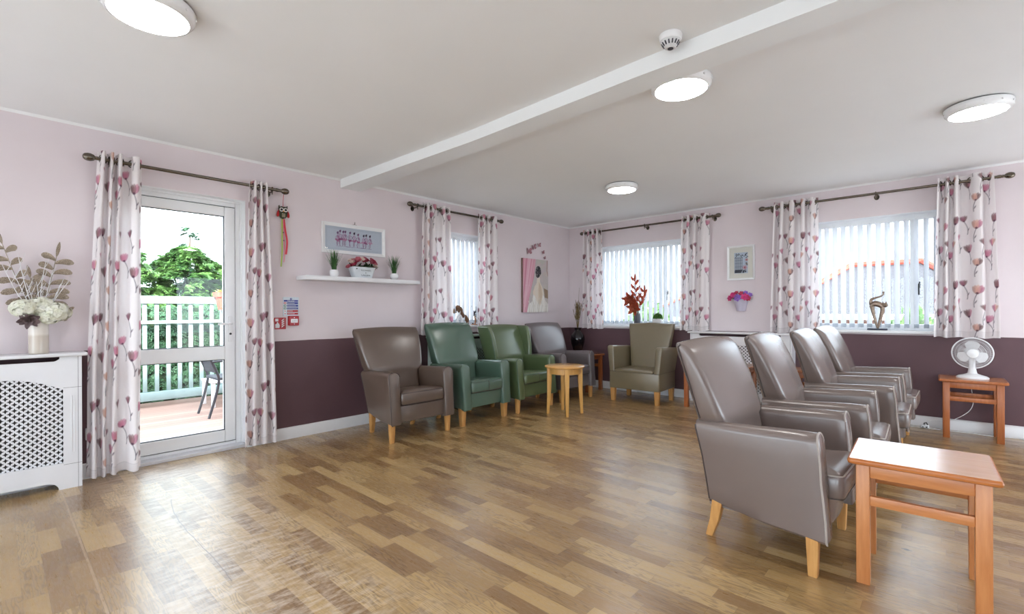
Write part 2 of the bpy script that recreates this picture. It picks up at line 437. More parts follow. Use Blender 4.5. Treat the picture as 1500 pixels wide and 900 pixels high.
# skirting
def skirting(name, fn, runs):
    mb = MB()
    for a0, a1 in runs:
        prof = [(0.0, 0.0), (0.019, 0.0), (0.019, 0.085), (0.014, 0.096), (0.004, 0.102), (0.0, 0.102)]
        mb.loft([[fn(a, d, z) for d, z in prof] for a in (a0, a1)])
    return struct(mb.build(name, M['white_gloss'], angle=25))
skirting('baseboard_left', WL, [(Y0, 0.50), (1.425, BY)])
skirting('baseboard_back', WB, [(RX + 0.019, X1)])

# ------------------------------------------------------------------ glazed door
def empty_struct(name, label, cat):
    o = bpy.data.objects.new(name, None); C.objects.link(o); o.empty_display_size = 0.05; return struct(o, label, cat)
def bar_frame(mb, fn, a0, a1, z0, z1, wdt, d0, d1):
    mbox(mb, fn, a0, a0 + wdt, d0, d1, z0, z1); mbox(mb, fn, a1 - wdt, a1, d0, d1, z0, z1)
    mbox(mb, fn, a0 + wdt, a1 - wdt, d0, d1, z1 - wdt, z1); mbox(mb, fn, a0 + wdt, a1 - wdt, d0, d1, z0, z0 + wdt)
def bevel(o, wd=0.004, seg=2):
    m = o.modifiers.new('edge', 'BEVEL'); m.width = wd; m.segments = seg; m.limit_method = 'ANGLE'; return o
dr = empty_struct('door_1', 'white glazed patio door between floral curtains', 'door')
a0, a1, z1 = DOOR[0], DOOR[1], DOOR[3]
mb = MB()   # lining of the opening and the outer frame
mbox(mb, WL, a1 - 0.004, a1 + 0.0, 0.0, -0.09, 0.03, z1); mbox(mb, WL, a0, a1, 0.0, -0.09, z1 - 0.004, z1); mbox(mb, WL, a0, a0 + 0.004, 0.0, -0.09, 0.03, z1)
bevel(mb.build('lining', M['upvc'], dr), 0.001)
mb = MB(); bar_frame(mb, WL, a0, a1, 0.0, z1, 0.052, -0.09, -0.16)
mbox(mb, WL, a0, a1, -0.07, -0.09, z1 - 0.02, z1); mbox(mb, WL, a1 - 0.016, a1, -0.07, -0.09, 0.03, z1 - 0.02)
bevel(mb.build('frame', M['upvc'], dr))
mb = MB(); la, lb, lz0, lz1 = a0 + 0.055, a1 - 0.055, 0.058, z1 - 0.058
st = 0.078
for u0, u1, v0, v1 in ((la, la + st, lz0, lz1), (lb - st, lb, lz0, lz1), (la + st, lb - st, lz1 - st, lz1), (la + st, lb - st, lz0, lz0 + 0.095), (la + st, lb - st, 0.735, 0.845)):
    mbox(mb, WL, u0, u1, -0.080, -0.145, v0, v1)
leaf = bevel(mb.build('door_leaf', M['upvc'], dr), 0.006, 2)
mb = MB(); bar_frame(mb, WL, lb - (lb - la) , lb, lz0 - 0.004, lz1 + 0.004, 0.006, -0.092, -0.12)
mb.build('gasket', M['rubber'], dr)
gk = MB()
bar_frame(gk, WL, la + st - 0.001, lb - st + 0.001, 0.845, lz1 - st + 0.001, 0.005, -0.088, -0.11); bar_frame(gk, WL, la + st - 0.001, lb - st + 0.001, lz0 + 0.095, 0.735, 0.005, -0.088, -0.11)
gk.build('glazing_seal', M['rubber'], dr)
for v0, v1 in ((0.845, lz1 - st), (lz0 + 0.095, 0.735)):
    mb = MB(); mbox(mb, WL, la + st, lb - st, -0.108, -0.114, v0, v1); mb.build('pane', M['glass'], dr, False)
mb = MB(); mbox(mb, WL, a0, a1, -0.006, -0.09, 0.0, 0.026); mbox(mb, WL, a0, a1, -0.07, -0.2, 0.0, 0.03)
bevel(mb.build('threshold', mat('aluminium threshold', srgb(214, 214, 218), 0.35, 0.2), dr), 0.003)
hp = MB(); cyh = lb - st / 2
hp.loft([[WL(cyh + u, d, 0.985 + v) for u, v in rrect(0.03, 0.215, 0.012)] for d in (-0.080, -0.072)])
plate = hp.build('handle_plate', M['white_gloss'], dr)
hl = MB(); hl.tube([WL(cyh, -0.075, 1.03), WL(cyh, -0.045, 1.03), WL(cyh - 0.012, -0.034, 1.03), WL(cyh - 0.10, -0.032, 1.026)], [0.009, 0.009, 0.010, 0.008], 10)
hl.build('handle_lever', M['white_gloss'], plate)
hl = MB(); hl.lathe([(0.009, 0), (0.009, 0.004)], 14, WL(cyh, -0.073, 0.945), 'X'); hl.tube([WL(cyh, -0.072, 0.945), WL(cyh, -0.055, 0.943)], 0.003, 6)
hl.build('lock', M['black'], plate)

# ------------------------------------------------------------------ windows and blinds
def window(n, fn, h, label, mull=None):
    r = empty_struct('window_%d' % n, label, 'window'); a0, a1, z0, z1 = h
    mb = MB(); t = 0.004
    mbox(mb, fn, a0, a0 + t, 0.0, -0.13, z0, z1); mbox(mb, fn, a1 - t, a1, 0.0, -0.13, z0, z1); mbox(mb, fn, a0, a1, 0.0, -0.13, z1 - t, z1)
    mb.build('reveal', M['white_paint'], r, False)
    mb = MB(); bar_frame(mb, fn, a0, a1, z0, z1, 0.06, -0.13, -0.2)
    if mull:
        for m_ in mull: mbox(mb, fn, m_ - 0.018, m_ + 0.018, -0.13, -0.2, z0 + 0.06, z1 - 0.06)
    bevel(mb.build('frame', M['upvc'], r))
    for p, q in zip([a0] + (mull or []), (mull or []) + [a1]):
        pb = MB(); mbox(pb, fn, p + 0.03, q - 0.03, -0.163, -0.169, z0 + 0.04, z1 - 0.04); pb.build('pane', M['glass'], r, False)
    mb = MB(); mbox(mb, fn, a0 - 0.03, a1 + 0.03, 0.035, 0.0, z0 - 0.028, z0); mbox(mb, fn, a0, a1, 0.0, -0.14, z0 - 0.028, z0 + 0.001)
    bevel(mb.build('sill', M['white_gloss'], r), 0.006, 3)
    if mull:
        hb = MB(); hb.rbox(-0.010, 0.010, -0.006, 0.006, -0.03, 0.03, 0.004); hb.tube([(0, -0.004, 0.01), (0, -0.03, 0.01), (0, -0.034, -0.1)], 0.006, 8)
        ho = hb.build('handle', M['black'], r); p = fn(mull[-1] + 0.05, -0.124, 1.36); ho.location = p
        if fn is WL: ho.rotation_euler = (0, 0, PI / 2)
    return r
window(1, WL, WIN1, 'narrow window behind the green armchairs')
window(2, WB, WIN2, 'wide window behind the olive tan armchair', [-2.85])
window(3, WB, WIN3, 'window on the right above the row of taupe armchairs', [-0.28])
for i, h in enumerate(WINR): window(4 + i, WRr, h, 'added unseen window in the rear wall for daylight')

for h in WINS: window(7, WRt, h, 'added unseen window in the right wall for daylight')

def blind(fn, h, ang, spacing, label, sgn=1):
    a0, a1, z0, z1 = h; r = thing('vertical_blind', label, 'blind', fn((a0 + a1) / 2, -0.06, z1), 0, 'vertical blinds at the windows')
    ox, oy, oz = r.location
    L = lambda a, d, z: tuple(Vector(fn(a, d, z)) - Vector((ox, oy, oz)))
    mb = MB(); mbox(mb, L, a0 + 0.006, a1 - 0.006, -0.035, -0.085, z1 - 0.048, z1 - 0.004)
    bevel(mb.build('headrail', M['upvc'], r))
    n = int((a1 - a0 - 0.06) / spacing); th = math.radians(ang); wv = 0.089
    rnd = random.Random(int(a0 * 100)); st = a0 + 0.5 * ((a1 - a0) - (n - 1) * spacing); ends = ([], [])
    for i in range(n):
        c = st + i * spacing; t = th + math.radians(rnd.uniform(-3.5, 3.5)); ct, sn = math.cos(t), math.sin(t); sec = []
        for k in range(7):
            q = (k / 6 - 0.5) * wv; bow = 0.006 * (1 - (2 * k / 6 - 1) ** 2); sec.append((q * ct - bow * sn, q * sn + bow * ct))
        pts = sec + [(u + 0.0006 * sn, v - 0.0006 * ct) for u, v in reversed(sec)]
        vane = MB().loft([[L(c + u, -0.06 - v, z) for u, v in pts] for z in (z0 + 0.028, z1 - 0.062)]).build('vane', M['blind'], r)
        pw = [(u * 0.97 + 0.0015 * k_, v * 0.97) for k_, (u, v) in zip([1] * 7 + [-1] * 7, pts)]
        MB().loft([[L(c + u, -0.06 - v, z) for u, v in pw] for z in (z0 + 0.026, z0 + 0.064)]).build('bottom_weight', M['blind_weight'], vane)
        MB().tube([L(c - 0.018 * ct, -0.06 + 0.018 * sn, z1 - 0.062), L(c, -0.06, z1 - 0.058), L(c, -0.06, z1 - 0.045)], 0.0035, 6).build('hanger', M['white_plastic'], vane)
        for sg, lst in zip((-1, 1), ends):
            p = Vector(L(c + sg * 0.4 * wv * ct, -0.06 - sg * 0.4 * wv * sn, z0 + 0.034))
            if lst: lst.append((lst[-1] + p) / 2 - Vector((0, 0, 0.012)))
            lst.append(p)
    for lst in ends: MB().tube(lst, 0.0011, 4).build('link_chain', M['white_plastic'], r)
    wd = MB(); wd.tube([L(a1 - 0.035, -0.03, z1 - 0.05), L(a1 - 0.034, -0.028, z1 - 0.5), L(a1 - 0.035, -0.03, z0 + 0.12)], 0.002, 5); wd.lathe([(0.004, 0), (0.008, 0.006), (0.007, 0.05), (0.003, 0.055)], 10, L(a1 - 0.035, -0.03, z0 + 0.07))
    wd.build('pull_cord', M['white_plastic'], r)
    return r
blind(WL, WIN1, 79, 0.072, 'nearly closed white vertical blind in the narrow window behind the green armchairs')
blind(WB, WIN2, 82, 0.074, 'white vertical blind behind the rust coloured flowers')
blind(WB, WIN3, 65, 0.0735, 'half open white vertical blind behind the metal cat figure')

# ------------------------------------------------------------------ printed pictures drawn per vertex
class Canvas:
    def __init__(s, w, h, nx, ny, bgc):
        s.w, s.h, s.nx, s.ny = w, h, nx, ny
        s.X, s.Y = np.meshgrid(np.linspace(0, w, nx), np.linspace(0, h, ny))
        s.px = w / (nx - 1); s.c = np.empty((ny, nx, 3)); s.c[:] = srgb(*bgc)[:3]
    def put(s, a, col):
        a = np.clip(a, 0, 1)[..., None]; s.c = s.c * (1 - a) + np.array(srgb(*col)[:3]) * a
    def ell(s, cx, cy, rx, ry, col, rot=0.0, al=1.0):
        c_, s_ = math.cos(rot), math.sin(rot); u = (s.X - cx) * c_ + (s.Y - cy) * s_; v = -(s.X - cx) * s_ + (s.Y - cy) * c_
        d = (np.sqrt((u / rx) ** 2 + (v / ry) ** 2) - 1) * min(rx, ry); s.put((0.5 - d / s.px) * 1.0 if al == 1 else np.clip(0.5 - d / s.px, 0, 1) * al, col)
    def line(s, pts, wd, col, al=1.0):
        for (x0, y0), (x1, y1) in zip(pts[:-1], pts[1:]):
            dx, dy = x1 - x0, y1 - y0; t = np.clip(((s.X - x0) * dx + (s.Y - y0) * dy) / (dx * dx + dy * dy + 1e-12), 0, 1)
            d = np.hypot(s.X - x0 - t * dx, s.Y - y0 - t * dy); s.put(np.clip((wd / 2 - d) / s.px + 0.5, 0, 1) * al, col)
    def poly(s, pts, col, al=1.0):
        ins = np.zeros(s.X.shape, bool); n = len(pts)
        for i in range(n):
            (x0, y0), (x1, y1) = pts[i], pts[(i + 1) % n]
            if y0 == y1: continue
            ins ^= ((s.Y >= min(y0, y1)) & (s.Y < max(y0, y1)) & (s.X < x0 + (s.Y - y0) * (x1 - x0) / (y1 - y0)))
        s.put(ins * al, col)
    def rect(s, x0, x1, y0, y1, col, al=1.0): s.put(((s.X >= x0) & (s.X <= x1) & (s.Y >= y0) & (s.Y <= y1)) * al, col)
    def grain(s, amt, seed=1):
        r = np.random.RandomState(seed).rand(s.ny, s.nx, 1); s.c *= 1 - amt + 2 * amt * r
    def build(s, name, fn, parent, m=None):
        """fn(u, v) -> xyz"""
        vs = [fn(float(u), float(v)) for u, v in zip(s.X.ravel(), s.Y.ravel())]
        return grid_mesh(name, np.array(vs), s.nx, s.ny, s.c.reshape(-1, 3), m or M['print'], parent)

def grid_mesh(name, co, nx, ny, col, m, parent=None):
    i = np.arange((nx - 1) * (ny - 1)); r, c = i // (nx - 1), i % (nx - 1); b = r * nx + c
    q = np.stack([b, b + 1, b + nx + 1, b + nx], 1).astype(np.int32)
    me = bpy.data.meshes.new(name)
    me.vertices.add(len(co)); me.vertices.foreach_set('co', co.astype(np.float32).ravel())
    me.loops.add(q.size); me.loops.foreach_set('vertex_index', q.ravel())
    me.polygons.add(len(q)); me.polygons.foreach_set('loop_start', np.arange(0, q.size, 4, dtype=np.int32))
    try: me.polygons.foreach_set('loop_total', np.full(len(q), 4, np.int32))
    except Exception: pass
    me.update(calc_edges=True); me.validate()
    me.polygons.foreach_set('use_smooth', [True] * len(me.polygons))
    a = me.color_attributes.new('print', 'FLOAT_COLOR', 'POINT')
    a.data.foreach_set('color', np.concatenate([np.clip(col, 0, 1), np.ones((len(col), 1))], 1).astype(np.float32).ravel())
    me.materials.append(m); o = bpy.data.objects.new(name, me); C.objects.link(o)
    if parent: o.parent = parent
    return o

# ------------------------------------------------------------------ curtains
TW, TH = 0.50, 0.58
rr = random.Random(11)
PINK, MAUVE, PEACH, PLUM, ROSE = (188, 122, 144), (128, 96, 98), (206, 164, 150), (146, 98, 114), (198, 142, 162)
MOTIF = []   # cx, cy, size, colour A, colour B, stem length, stem bend, tilt
for cx, cy, sz, ca, cb, sl, be, ti in (
    (0.07, 0.47, 0.066, MAUVE, PLUM, 0.13, -0.010, 0.05), (0.20, 0.50, 0.046, PLUM, MAUVE, 0.12, 0.016, 0.2), (0.33, 0.42, 0.070, PEACH, PINK, 0.12, -0.012, -0.1),
    (0.14, 0.33, 0.050, PINK, ROSE, 0.12, 0.018, 0.15), (0.025, 0.26, 0.062, PINK, PEACH, 0.14, -0.014, -0.1),
    (0.24, 0.22, 0.064, MAUVE, ROSE, 0.11, 0.010, 0.0), (0.39, 0.28, 0.048, MAUVE, PLUM, 0.13, -0.012, 0.2), (0.46, 0.17, 0.060, PINK, ROSE, 0.12, 0.020, -0.15),
    (0.33, 0.09, 0.058, PEACH, MAUVE, 0.10, -0.01, 0.0)):
    MOTIF.append((cx, cy, sz * 1.14, ca, cb, sl, be, ti))
def cloth_print(u, z, h):
    """u, z: cloth coordinates in metres (flat arrays); h: sample spacing"""
    col = np.empty((len(u), 3)); col[:] = srgb(246, 240, 241)[:3]
    def put(idx, a, c): col[idx] = col[idx] * (1 - a[:, None]) + np.array(srgb(*c)[:3]) * a[:, None]
    for cx, cy, sz, ca, cb, sl, be, ti in MOTIF:
        du = (u - cx + TW / 2) % TW - TW / 2; dz = (z - cy + 0.3 * TH) % TH - 0.3 * TH
        dz = np.where(dz > TH * 0.55, dz - TH, dz)
        near = np.where((np.abs(du) < 0.10) & (dz > -sl - 0.03) & (dz < 0.10))[0]
        if not len(near): continue
        x, y = du[near], dz[near]
        # stem, bud and leaf
        t = np.clip(-y / sl, 0, 1); d = np.abs(x - be * np.sin(t * 2.6) * 1.2 - be * t); on = (y < 0.004) & (y > -sl)
        put(near, np.clip((0.0016 - d) / h + 0.75, 0, 1) * on * 0.9, (84, 72, 88))
        lx, ly = x - be * 1.6 - 0.010, y + sl * 0.62
        c_, s_ = math.cos(1.1), math.sin(1.1); p_, q_ = lx * c_ + ly * s_, -lx * s_ + ly * c_
        put(near, np.clip((1 - np.sqrt((p_ / 0.014) ** 2 + (q_ / 0.0042) ** 2)) * 0.0042 / h + 0.5, 0, 1) * 0.85, (92, 78, 92))
        ct, st = math.cos(ti), math.sin(ti); fx, fy = (x * ct + y * st) / sz, (-x * st + y * ct) / sz
        for k, an in enumerate((-0.62, 0.62, -0.32, 0.32, 0.0)):
            ca_, sa_ = math.cos(an), math.sin(an); p, q = fx * ca_ - fy * sa_, fx * sa_ + fy * ca_
            r = np.sqrt((p / 0.20) ** 2 + ((q - 0.46 - 0.05 * (k % 2)) / 0.50) ** 2)
            c = ca if k % 2 == 0 else cb
            put(near, np.clip((1 - r) * 0.20 * sz / h + 0.5, 0, 1) * (0.80 if k < 4 else 0.7), tuple(int(min(255, v * (0.95 + 0.05 * k))) for v in c))
        put(near, np.clip((1 - np.sqrt((fx / 0.14) ** 2 + ((fy - 0.04) / 0.12) ** 2)) * 0.12 * sz / h + 0.5, 0, 1) * 0.9, (88, 62, 82))
    return col

def spline(kx, ky, n):
    """cosine eased path through knots"""
    xs, ys = [], []
    for i in range(len(kx) - 1):
        for j in range(n):
            t = j / n; e = (1 - math.cos(PI * t)) / 2
            # along-rod advance bunched so that the fold turns are round
            xs.append(lerp(kx[i], kx[i + 1], 0.5 * t + 0.5 * (t + 0.22 * math.sin(2 * PI * t)))); ys.append(lerp(ky[i], ky[i + 1], e))
    xs.append(kx[-1]); ys.append(ky[-1]); return np.array(xs), np.array(ys)

def curtain(fn, a_top, a_bot, zt, zb, fr, label, group, h=0.005, off=0.10, amp=0.042, u0=0.0, rodz=None, edge=0):
    """fr: fold turning points as fractions of the width"""
    r = thing('curtain', label, 'curtain', fn((a_top[0] + a_top[1]) / 2, off, zb), 0, group); org = np.array(r.location)
    ky = [off + (amp if i % 2 == edge else -amp) * (0.8 if i in (0, len(fr) - 1) else 1.0) for i in range(len(fr))]
    fx, fd = spline(fr, ky, 40)
    pts = np.stack([a_bot[0] + fx * (a_bot[1] - a_bot[0]), fd], 1)
    L = np.concatenate([[0], np.cumsum(np.hypot(*np.diff(pts, axis=0).T))])
    nu = int(L[-1] / h) + 1; nz = int((zt - zb) / h) + 1
    su = np.linspace(0, L[-1], nu); f = np.interp(su, L, fx); d = np.interp(su, L, fd)
    z = np.linspace(zb, zt, nz); F, Z = np.meshgrid(f, z); D, _ = np.meshgrid(d, z); U, _ = np.meshgrid(su, z)
    k = (Z - zb) / (zt - zb)
    A0 = a_bot[0] + (a_top[0] - a_bot[0]) * k ** 1.6; A1 = a_bot[1] + (a_top[1] - a_bot[1]) * k ** 1.6
    wob = 0.004 * np.sin(5 * Z + 9 * F) * (1 - k)
    A = A0 + F * (A1 - A0) + wob
    Dd = off + (D - off) * (0.86 + 0.22 * (1 - k) * np.cos(7 * F)) + 0.004 * np.sin(4 * Z + 5 * F) * (1 - k)
    # hem slightly uneven
    Zz = Z + 0.005 * np.sin(21 * F) * (1 - k)
    P = np.stack([np.asarray(fn(A, Dd, Zz)[0]) * np.ones_like(A), np.asarray(fn(A, Dd, Zz)[1]) * np.ones_like(A), Zz], -1).reshape(-1, 3) - org
    col = cloth_print((U + u0).ravel(), (Z - zb + 0.03).ravel(), h)
    hem = ((Z - zb) < 0.055).ravel(); col[hem] *= 0.93
    line = (np.abs(Z - zb - 0.055) < h * 0.6).ravel(); col[line] *= 0.86
    grid_mesh('fabric', P, nu, nz, col, M['curtain'], r)
    if rodz:
        # eyelets where the cloth passes the rod
        for i in range(len(fr) - 1):
            fm = (fr[i] + fr[i + 1]) / 2; a = a_top[0] + fm * (a_top[1] - a_top[0]); sl = (fr[i + 1] - fr[i]) * (a_top[1] - a_top[0])
            tn = Vector((sl, 2 * amp * (-1 if ky[i] > ky[i + 1] else 1), 0)).normalized()
            c = Vector(fn(a, off, rodz)) - Vector(org)
            t3 = (Vector(fn(tn.x, tn.y, 0)) - Vector(fn(0, 0, 0))).normalized()
            ring = [c + (t3 * math.cos(2 * PI * j / 20) + Vector((0, 0, 1)) * math.sin(2 * PI * j / 20)) * 0.023 for j in range(20)]
            MB().ring(ring, 0.0042, 6).build('eyelet', M['pewter'], r)
    return r
G_DOOR, G_WIN = 'poppy print curtains at the patio door', 'poppy print curtains at the windows'
curtain(WL, (0.482, 0.722), (0.415, 0.708), 2.215, 0.022, [0, .11, .2, .3, .38, .47, .60, .86, 1.0], 'long poppy print curtain left of the patio door beside the white radiator cover', G_DOOR, 0.0045, 0.105, 0.048, 0.0, 2.165, 1)
curtain(WL, (1.415, 1.568), (1.368, 1.64), 2.205, 0.030, [0, .16, .32, .47, .6, .74, .87, 1.0], 'long poppy print curtain right of the patio door under the hanging owl', G_DOOR, 0.0045, 0.10, 0.040, 0.21, 2.16)
curtain(WL, (3.165, 3.53), (3.14, 3.56), 2.312, 0.86, [0, .09, .18, .27, .38, .62, .78, .88, 1.0], 'short poppy print curtain between the shelf and the narrow window', G_WIN, 0.006, 0.10, 0.042, 0.12, 2.268)
curtain(WL, (3.99, 4.36), (3.98, 4.36), 2.312, 0.86, [0, .12, .24, .35, .46, .58, .74, 1.0], 'short poppy print curtain between the narrow window and the butterfly decals', G_WIN, 0.006, 0.10, 0.040, 0.33, 2.268)
curtain(WB, (-3.985, -3.67), (-4.0, -3.65), 2.312, 0.866, [0, .12, .25, .38, .5, .62, .75, .87, 1.0], 'short poppy print curtain beside the corner above the black vase', G_WIN, 0.006, 0.10, 0.040, 0.05, 2.265)
curtain(WB, (-2.50, -2.165), (-2.525, -2.19), 2.312, 0.866, [0, .12, .24, .36, .48, .60, .78, 1.0], 'short poppy print curtain between the rust flowers window and the birdcage picture', G_WIN, 0.006, 0.10, 0.042, 0.27, 2.265)
curtain(WB, (-1.445, -1.035), (-1.485, -1.03), 2.316, 0.866, [0, .09, .18, .28, .42, .56, .68, .78, .88, 1.0], 'short poppy print curtain between the flower wall pocket and the right window', G_WIN, 0.006, 0.10, 0.044, 0.4, 2.265)
curtain(WB, (-0.085, 0.278), (-0.115, 0.31), 2.325, 0.862, [0, .1, .18, .26, .34, .44, .74, .86, 1.0], 'short poppy print curtain hanging above the white desk fan', G_WIN, 0.005, 0.10, 0.046, 0.16, 2.272)

def curtain_rod(fn, a0, a1, z, brackets, label, off=0.10, r0=0.0125, fin=0.028):
    r = thing('curtain_rod', label, 'curtain rod', fn((a0 + a1) / 2, off, z), 0, 'pewter curtain rods'); o = Vector(r.location)
    P = lambda a, d, zz: Vector(fn(a, d, zz)) - o
    MB().tube([P(a0 + 0.03, off, z), P(a1 - 0.03, off, z)], r0, 14).build('rod', M['pewter'], r)
    for a, sg in ((a0, 1), (a1, -1)):
        mb = MB(); axis = (P(a + sg, off, z) - P(a, off, z)).normalized()
        prof = [(0.002, -0.034), (0.014, -0.031), (0.022, -0.022), (0.0265, -0.008), (0.0265, 0.006), (0.021, 0.022), (0.012, 0.031), (0.009, 0.036), (0.013, 0.040), (0.013, 0.047), (0.010, 0.050), (0.015, 0.054), (0.015, 0.075)]
        c = P(a, off, z); b1 = axis.orthogonal().normalized(); b2 = axis.cross(b1)
        mb.loft([[c + axis * hh + (b1 * math.cos(2 * PI * j / 18) + b2 * math.sin(2 * PI * j / 18)) * rr_ for j in range(18)] for rr_, hh in prof])
        mb.build('finial', M['pewter'], r)
    for a in brackets:
        mb = MB(); mb.tube([P(a, 0.0, z - 0.02), P(a, 0.05, z - 0.02), P(a, off, z - 0.019)], 0.007, 8)
        mb.ring([P(a, off, z) + Vector((0, 0, 1)) * 0.0165 * math.cos(2 * PI * j / 16) + (P(a, off + 1, z) - P(a, off, z)) * 0.0165 * math.sin(2 * PI * j / 16) for j in range(16)], 0.0045, 6)
        mb.loft([[P(a + u * 0.022, d, z - 0.02 + v * 0.03) for u, v in [(math.cos(2 * PI * j / 16), math.sin(2 * PI * j / 16)) for j in range(16)]] for d in (0.0, 0.006)])
        mb.tube([P(a, off, z - 0.018), P(a, off, z - 0.045)], [0.006, 0.004], 8)
        mb.build('bracket', M['pewter'], r)
curtain_rod(WL, 0.435, 1.705, 2.163, [0.54, 1.60], 'pewter curtain rod with ball ends over the patio door', 0.105)
curtain_rod(WL, 3.005, 4.40, 2.268, [3.10, 4.30], 'pewter curtain rod over the narrow window', 0.10)
curtain_rod(WB, -4.02, -2.06, 2.265, [-3.93, -3.02, -2.13], 'pewter curtain rod over the window with the rust flowers', 0.10)
curtain_rod(WB, -1.575, 0.375, 2.268, [-1.48, -0.545, 0.18], 'pewter curtain rod over the right window beside the last ceiling lamp', 0.10)

# ------------------------------------------------------------------ radiator covers
def radiator_cover(fn, a0, a1, H, depth, label, mat_):
    r = thing('radiator_cover', label, 'radiator cover', fn((a0 + a1) / 2, 0, 0)); o = Vector(r.location)
    P = lambda a, d, z: tuple(Vector(fn(a, d, z)) - o)
    mb = MB(); ov = 0.028
    e = [P(u, d, 0) for u, d in ((a0 - ov, 0), (a1 + ov, 0), (a1 + ov, depth + ov), (a0 - ov, depth + ov))]
    xs, ys = [q[0] for q in e], [q[1] for q in e]
    mb.rbox(min(xs), max(xs), min(ys), max(ys), H - 0.022, H, 0.008, 3); mb.build('top', mat_, r)
    # side panels
    for u0, u1 in ((a0, a0 + 0.016), (a1 - 0.016, a1)):
        sb = MB(); mbox(sb, P, u0, u1, 0.0, depth - 0.016, 0.0, H - 0.022); sb.build('side_panel', mat_, r, False)
    # front frame: solid strips either side of openings
    m0 = 0.088; g0, g1 = a0 + m0, a1 - m0; zb, zs = 0.165, H - 0.235; rise = 0.085; mid = (g0 + g1) / 2
    arch = lambda a: zs + rise * max(0.0, 1 - ((a - mid) / ((g1 - g0) / 2)) ** 2)
    c0, c1 = a0 + 0.11, a1 - 0.11
    def foot(a):
        if a <= c0 or a >= c1: return 0.0
        e_ = min(a - c0, c1 - a); return 0.05 * math.sqrt(max(0, 1 - (1 - min(e_ / 0.06, 1)) ** 2)) if e_ < 0.06 else 0.05
    s0, s1 = a0 + 0.10, a1 - 0.10
    slot = lambda a: 0.0 if (a <= s0 or a >= s1) else min(0.018, (min(a - s0, s1 - a)) * 0.7)
    cols = sorted(set([a0, a1, g0, g1, c0, c1, s0, s1] + [a0 + (a1 - a0) * i / 90 for i in range(91)]))
    fb = MB(); d0, d1 = depth - 0.016, depth
    def strip(p, q, lo0, lo1, hi0, hi1):
        v = [P(p, d0, lo0), P(q, d0, lo1), P(q, d0, hi1), P(p, d0, hi0), P(p, d1, lo0), P(q, d1, lo1), P(q, d1, hi1), P(p, d1, hi0)]
        fb.add(v, [(0, 1, 2, 3), (7, 6, 5, 4), (0, 4, 5, 1), (3, 2, 6, 7)] + ([(0, 3, 7, 4)] if p in (a0, g1) else []) + ([(1, 5, 6, 2)] if q in (a1, g0) else []))
    top = H - 0.022
    for p, q in zip(cols[:-1], cols[1:]):
        inside = p >= g0 - 1e-6 and q <= g1 + 1e-6
        t0, t1 = top - 0.012 - slot(p), top - 0.012 - slot(q)
        if inside:
            strip(p, q, foot(p), foot(q), zb, zb); strip(p, q, arch(p), arch(q), t0, t1)
        else:
            strip(p, q, foot(p), foot(q), t0, t1)
        if p < s0 + 1e-6 or q > s1 - 1e-6: strip(p, q, t0, t1, top, top)
    fb.build('front_frame', mat_, r, True, 25)
    # routed flutes and joint lines on the stiles
    for u in (a0 + 0.036, a0 + 0.05, a1 - 0.05, a1 - 0.036):
        MB().tube([P(u, depth + 0.0005, 0.23), P(u, depth + 0.0005, zs - 0.04)], 0.003, 6).build('stile_beading', mat_, r)
    ln = MB()
    for zz in (0.155, zs + 0.012):
        for u0, u1 in ((a0 + 0.001, g0), (g1, a1 - 0.001)): mbox(ln, P, u0, u1, depth - 0.001, depth + 0.0004, zz, zz + 0.0016)
    for u in (a0 + 0.017, a1 - 0.019): mbox(ln, P, u, u + 0.0018, depth - 0.001, depth + 0.0004, 0.0, top)
    ln.build('panel_joint', M['grey_dark'], r, False)
    # pierced lattice sheet: star holes
    gb = MB(); px_, pz_ = 0.0385, 0.037; nx = int((g1 - g0) / px_) + 2; nz = int((zs + rise - zb) / pz_) + 2
    dd = depth - 0.020
    for iz in range(-1, 2 * nz):
        for ix in range(nx + 1):
            cx = g0 - 0.01 + ix * px_ + (px_ / 2 if iz % 2 else 0); cz = zb - 0.005 + iz * pz_ / 2
            if cx < g0 - 0.022 or cx > g1 + 0.022 or cz < zb - 0.02 or cz > arch(cx) + 0.03: continue
            A_, B_ = px_ / 2, pz_ / 2; R, q = 0.0148, 0.0046
            out = [(A_, 0), (A_ / 2, B_ / 2), (0, B_), (-A_ / 2, B_ / 2), (-A_, 0), (-A_ / 2, -B_ / 2), (0, -B_), (A_ / 2, -B_ / 2)]
            inn = [(R, 0), (q, q), (0, R), (-q, q), (-R, 0), (-q, -q), (0, -R), (q, -q)]
            v = [P(cx + u, dd, cz + w_) for u, w_ in out] + [P(cx + u, dd, cz + w_) for u, w_ in inn] + [P(cx + u, dd - 0.004, cz + w_) for u, w_ in inn]
            gb.add(v, [(j, (j + 1) % 8, 8 + (j + 1) % 8, 8 + j) for j in range(8)] + [(8 + j, 8 + (j + 1) % 8, 16 + (j + 1) % 8, 16 + j) for j in range(8)])
    gb.build('lattice_grille', mat_, r, False)
    # radiator inside, its shade put into the dark steel colour
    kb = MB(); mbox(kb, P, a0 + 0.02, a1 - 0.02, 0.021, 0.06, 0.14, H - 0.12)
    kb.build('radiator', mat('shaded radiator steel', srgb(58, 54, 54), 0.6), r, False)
    return r
radiator_cover(WL, -0.34, 0.388, 0.868, 0.165, 'white radiator cover under the tall vase, left of the patio door', M['white_paint'])
radiator_cover(WB, -2.385, -1.27, 0.862, 0.155, 'white radiator cover below the birdcage picture, behind the taupe armchairs', M['white_paint'])
radiator_cover(WL, 3.30, 4.30, 0.845, 0.14, 'radiator cover in the gap behind the two green armchairs', mat('mint white radiator paint', srgb(206, 222, 216), 0.4))

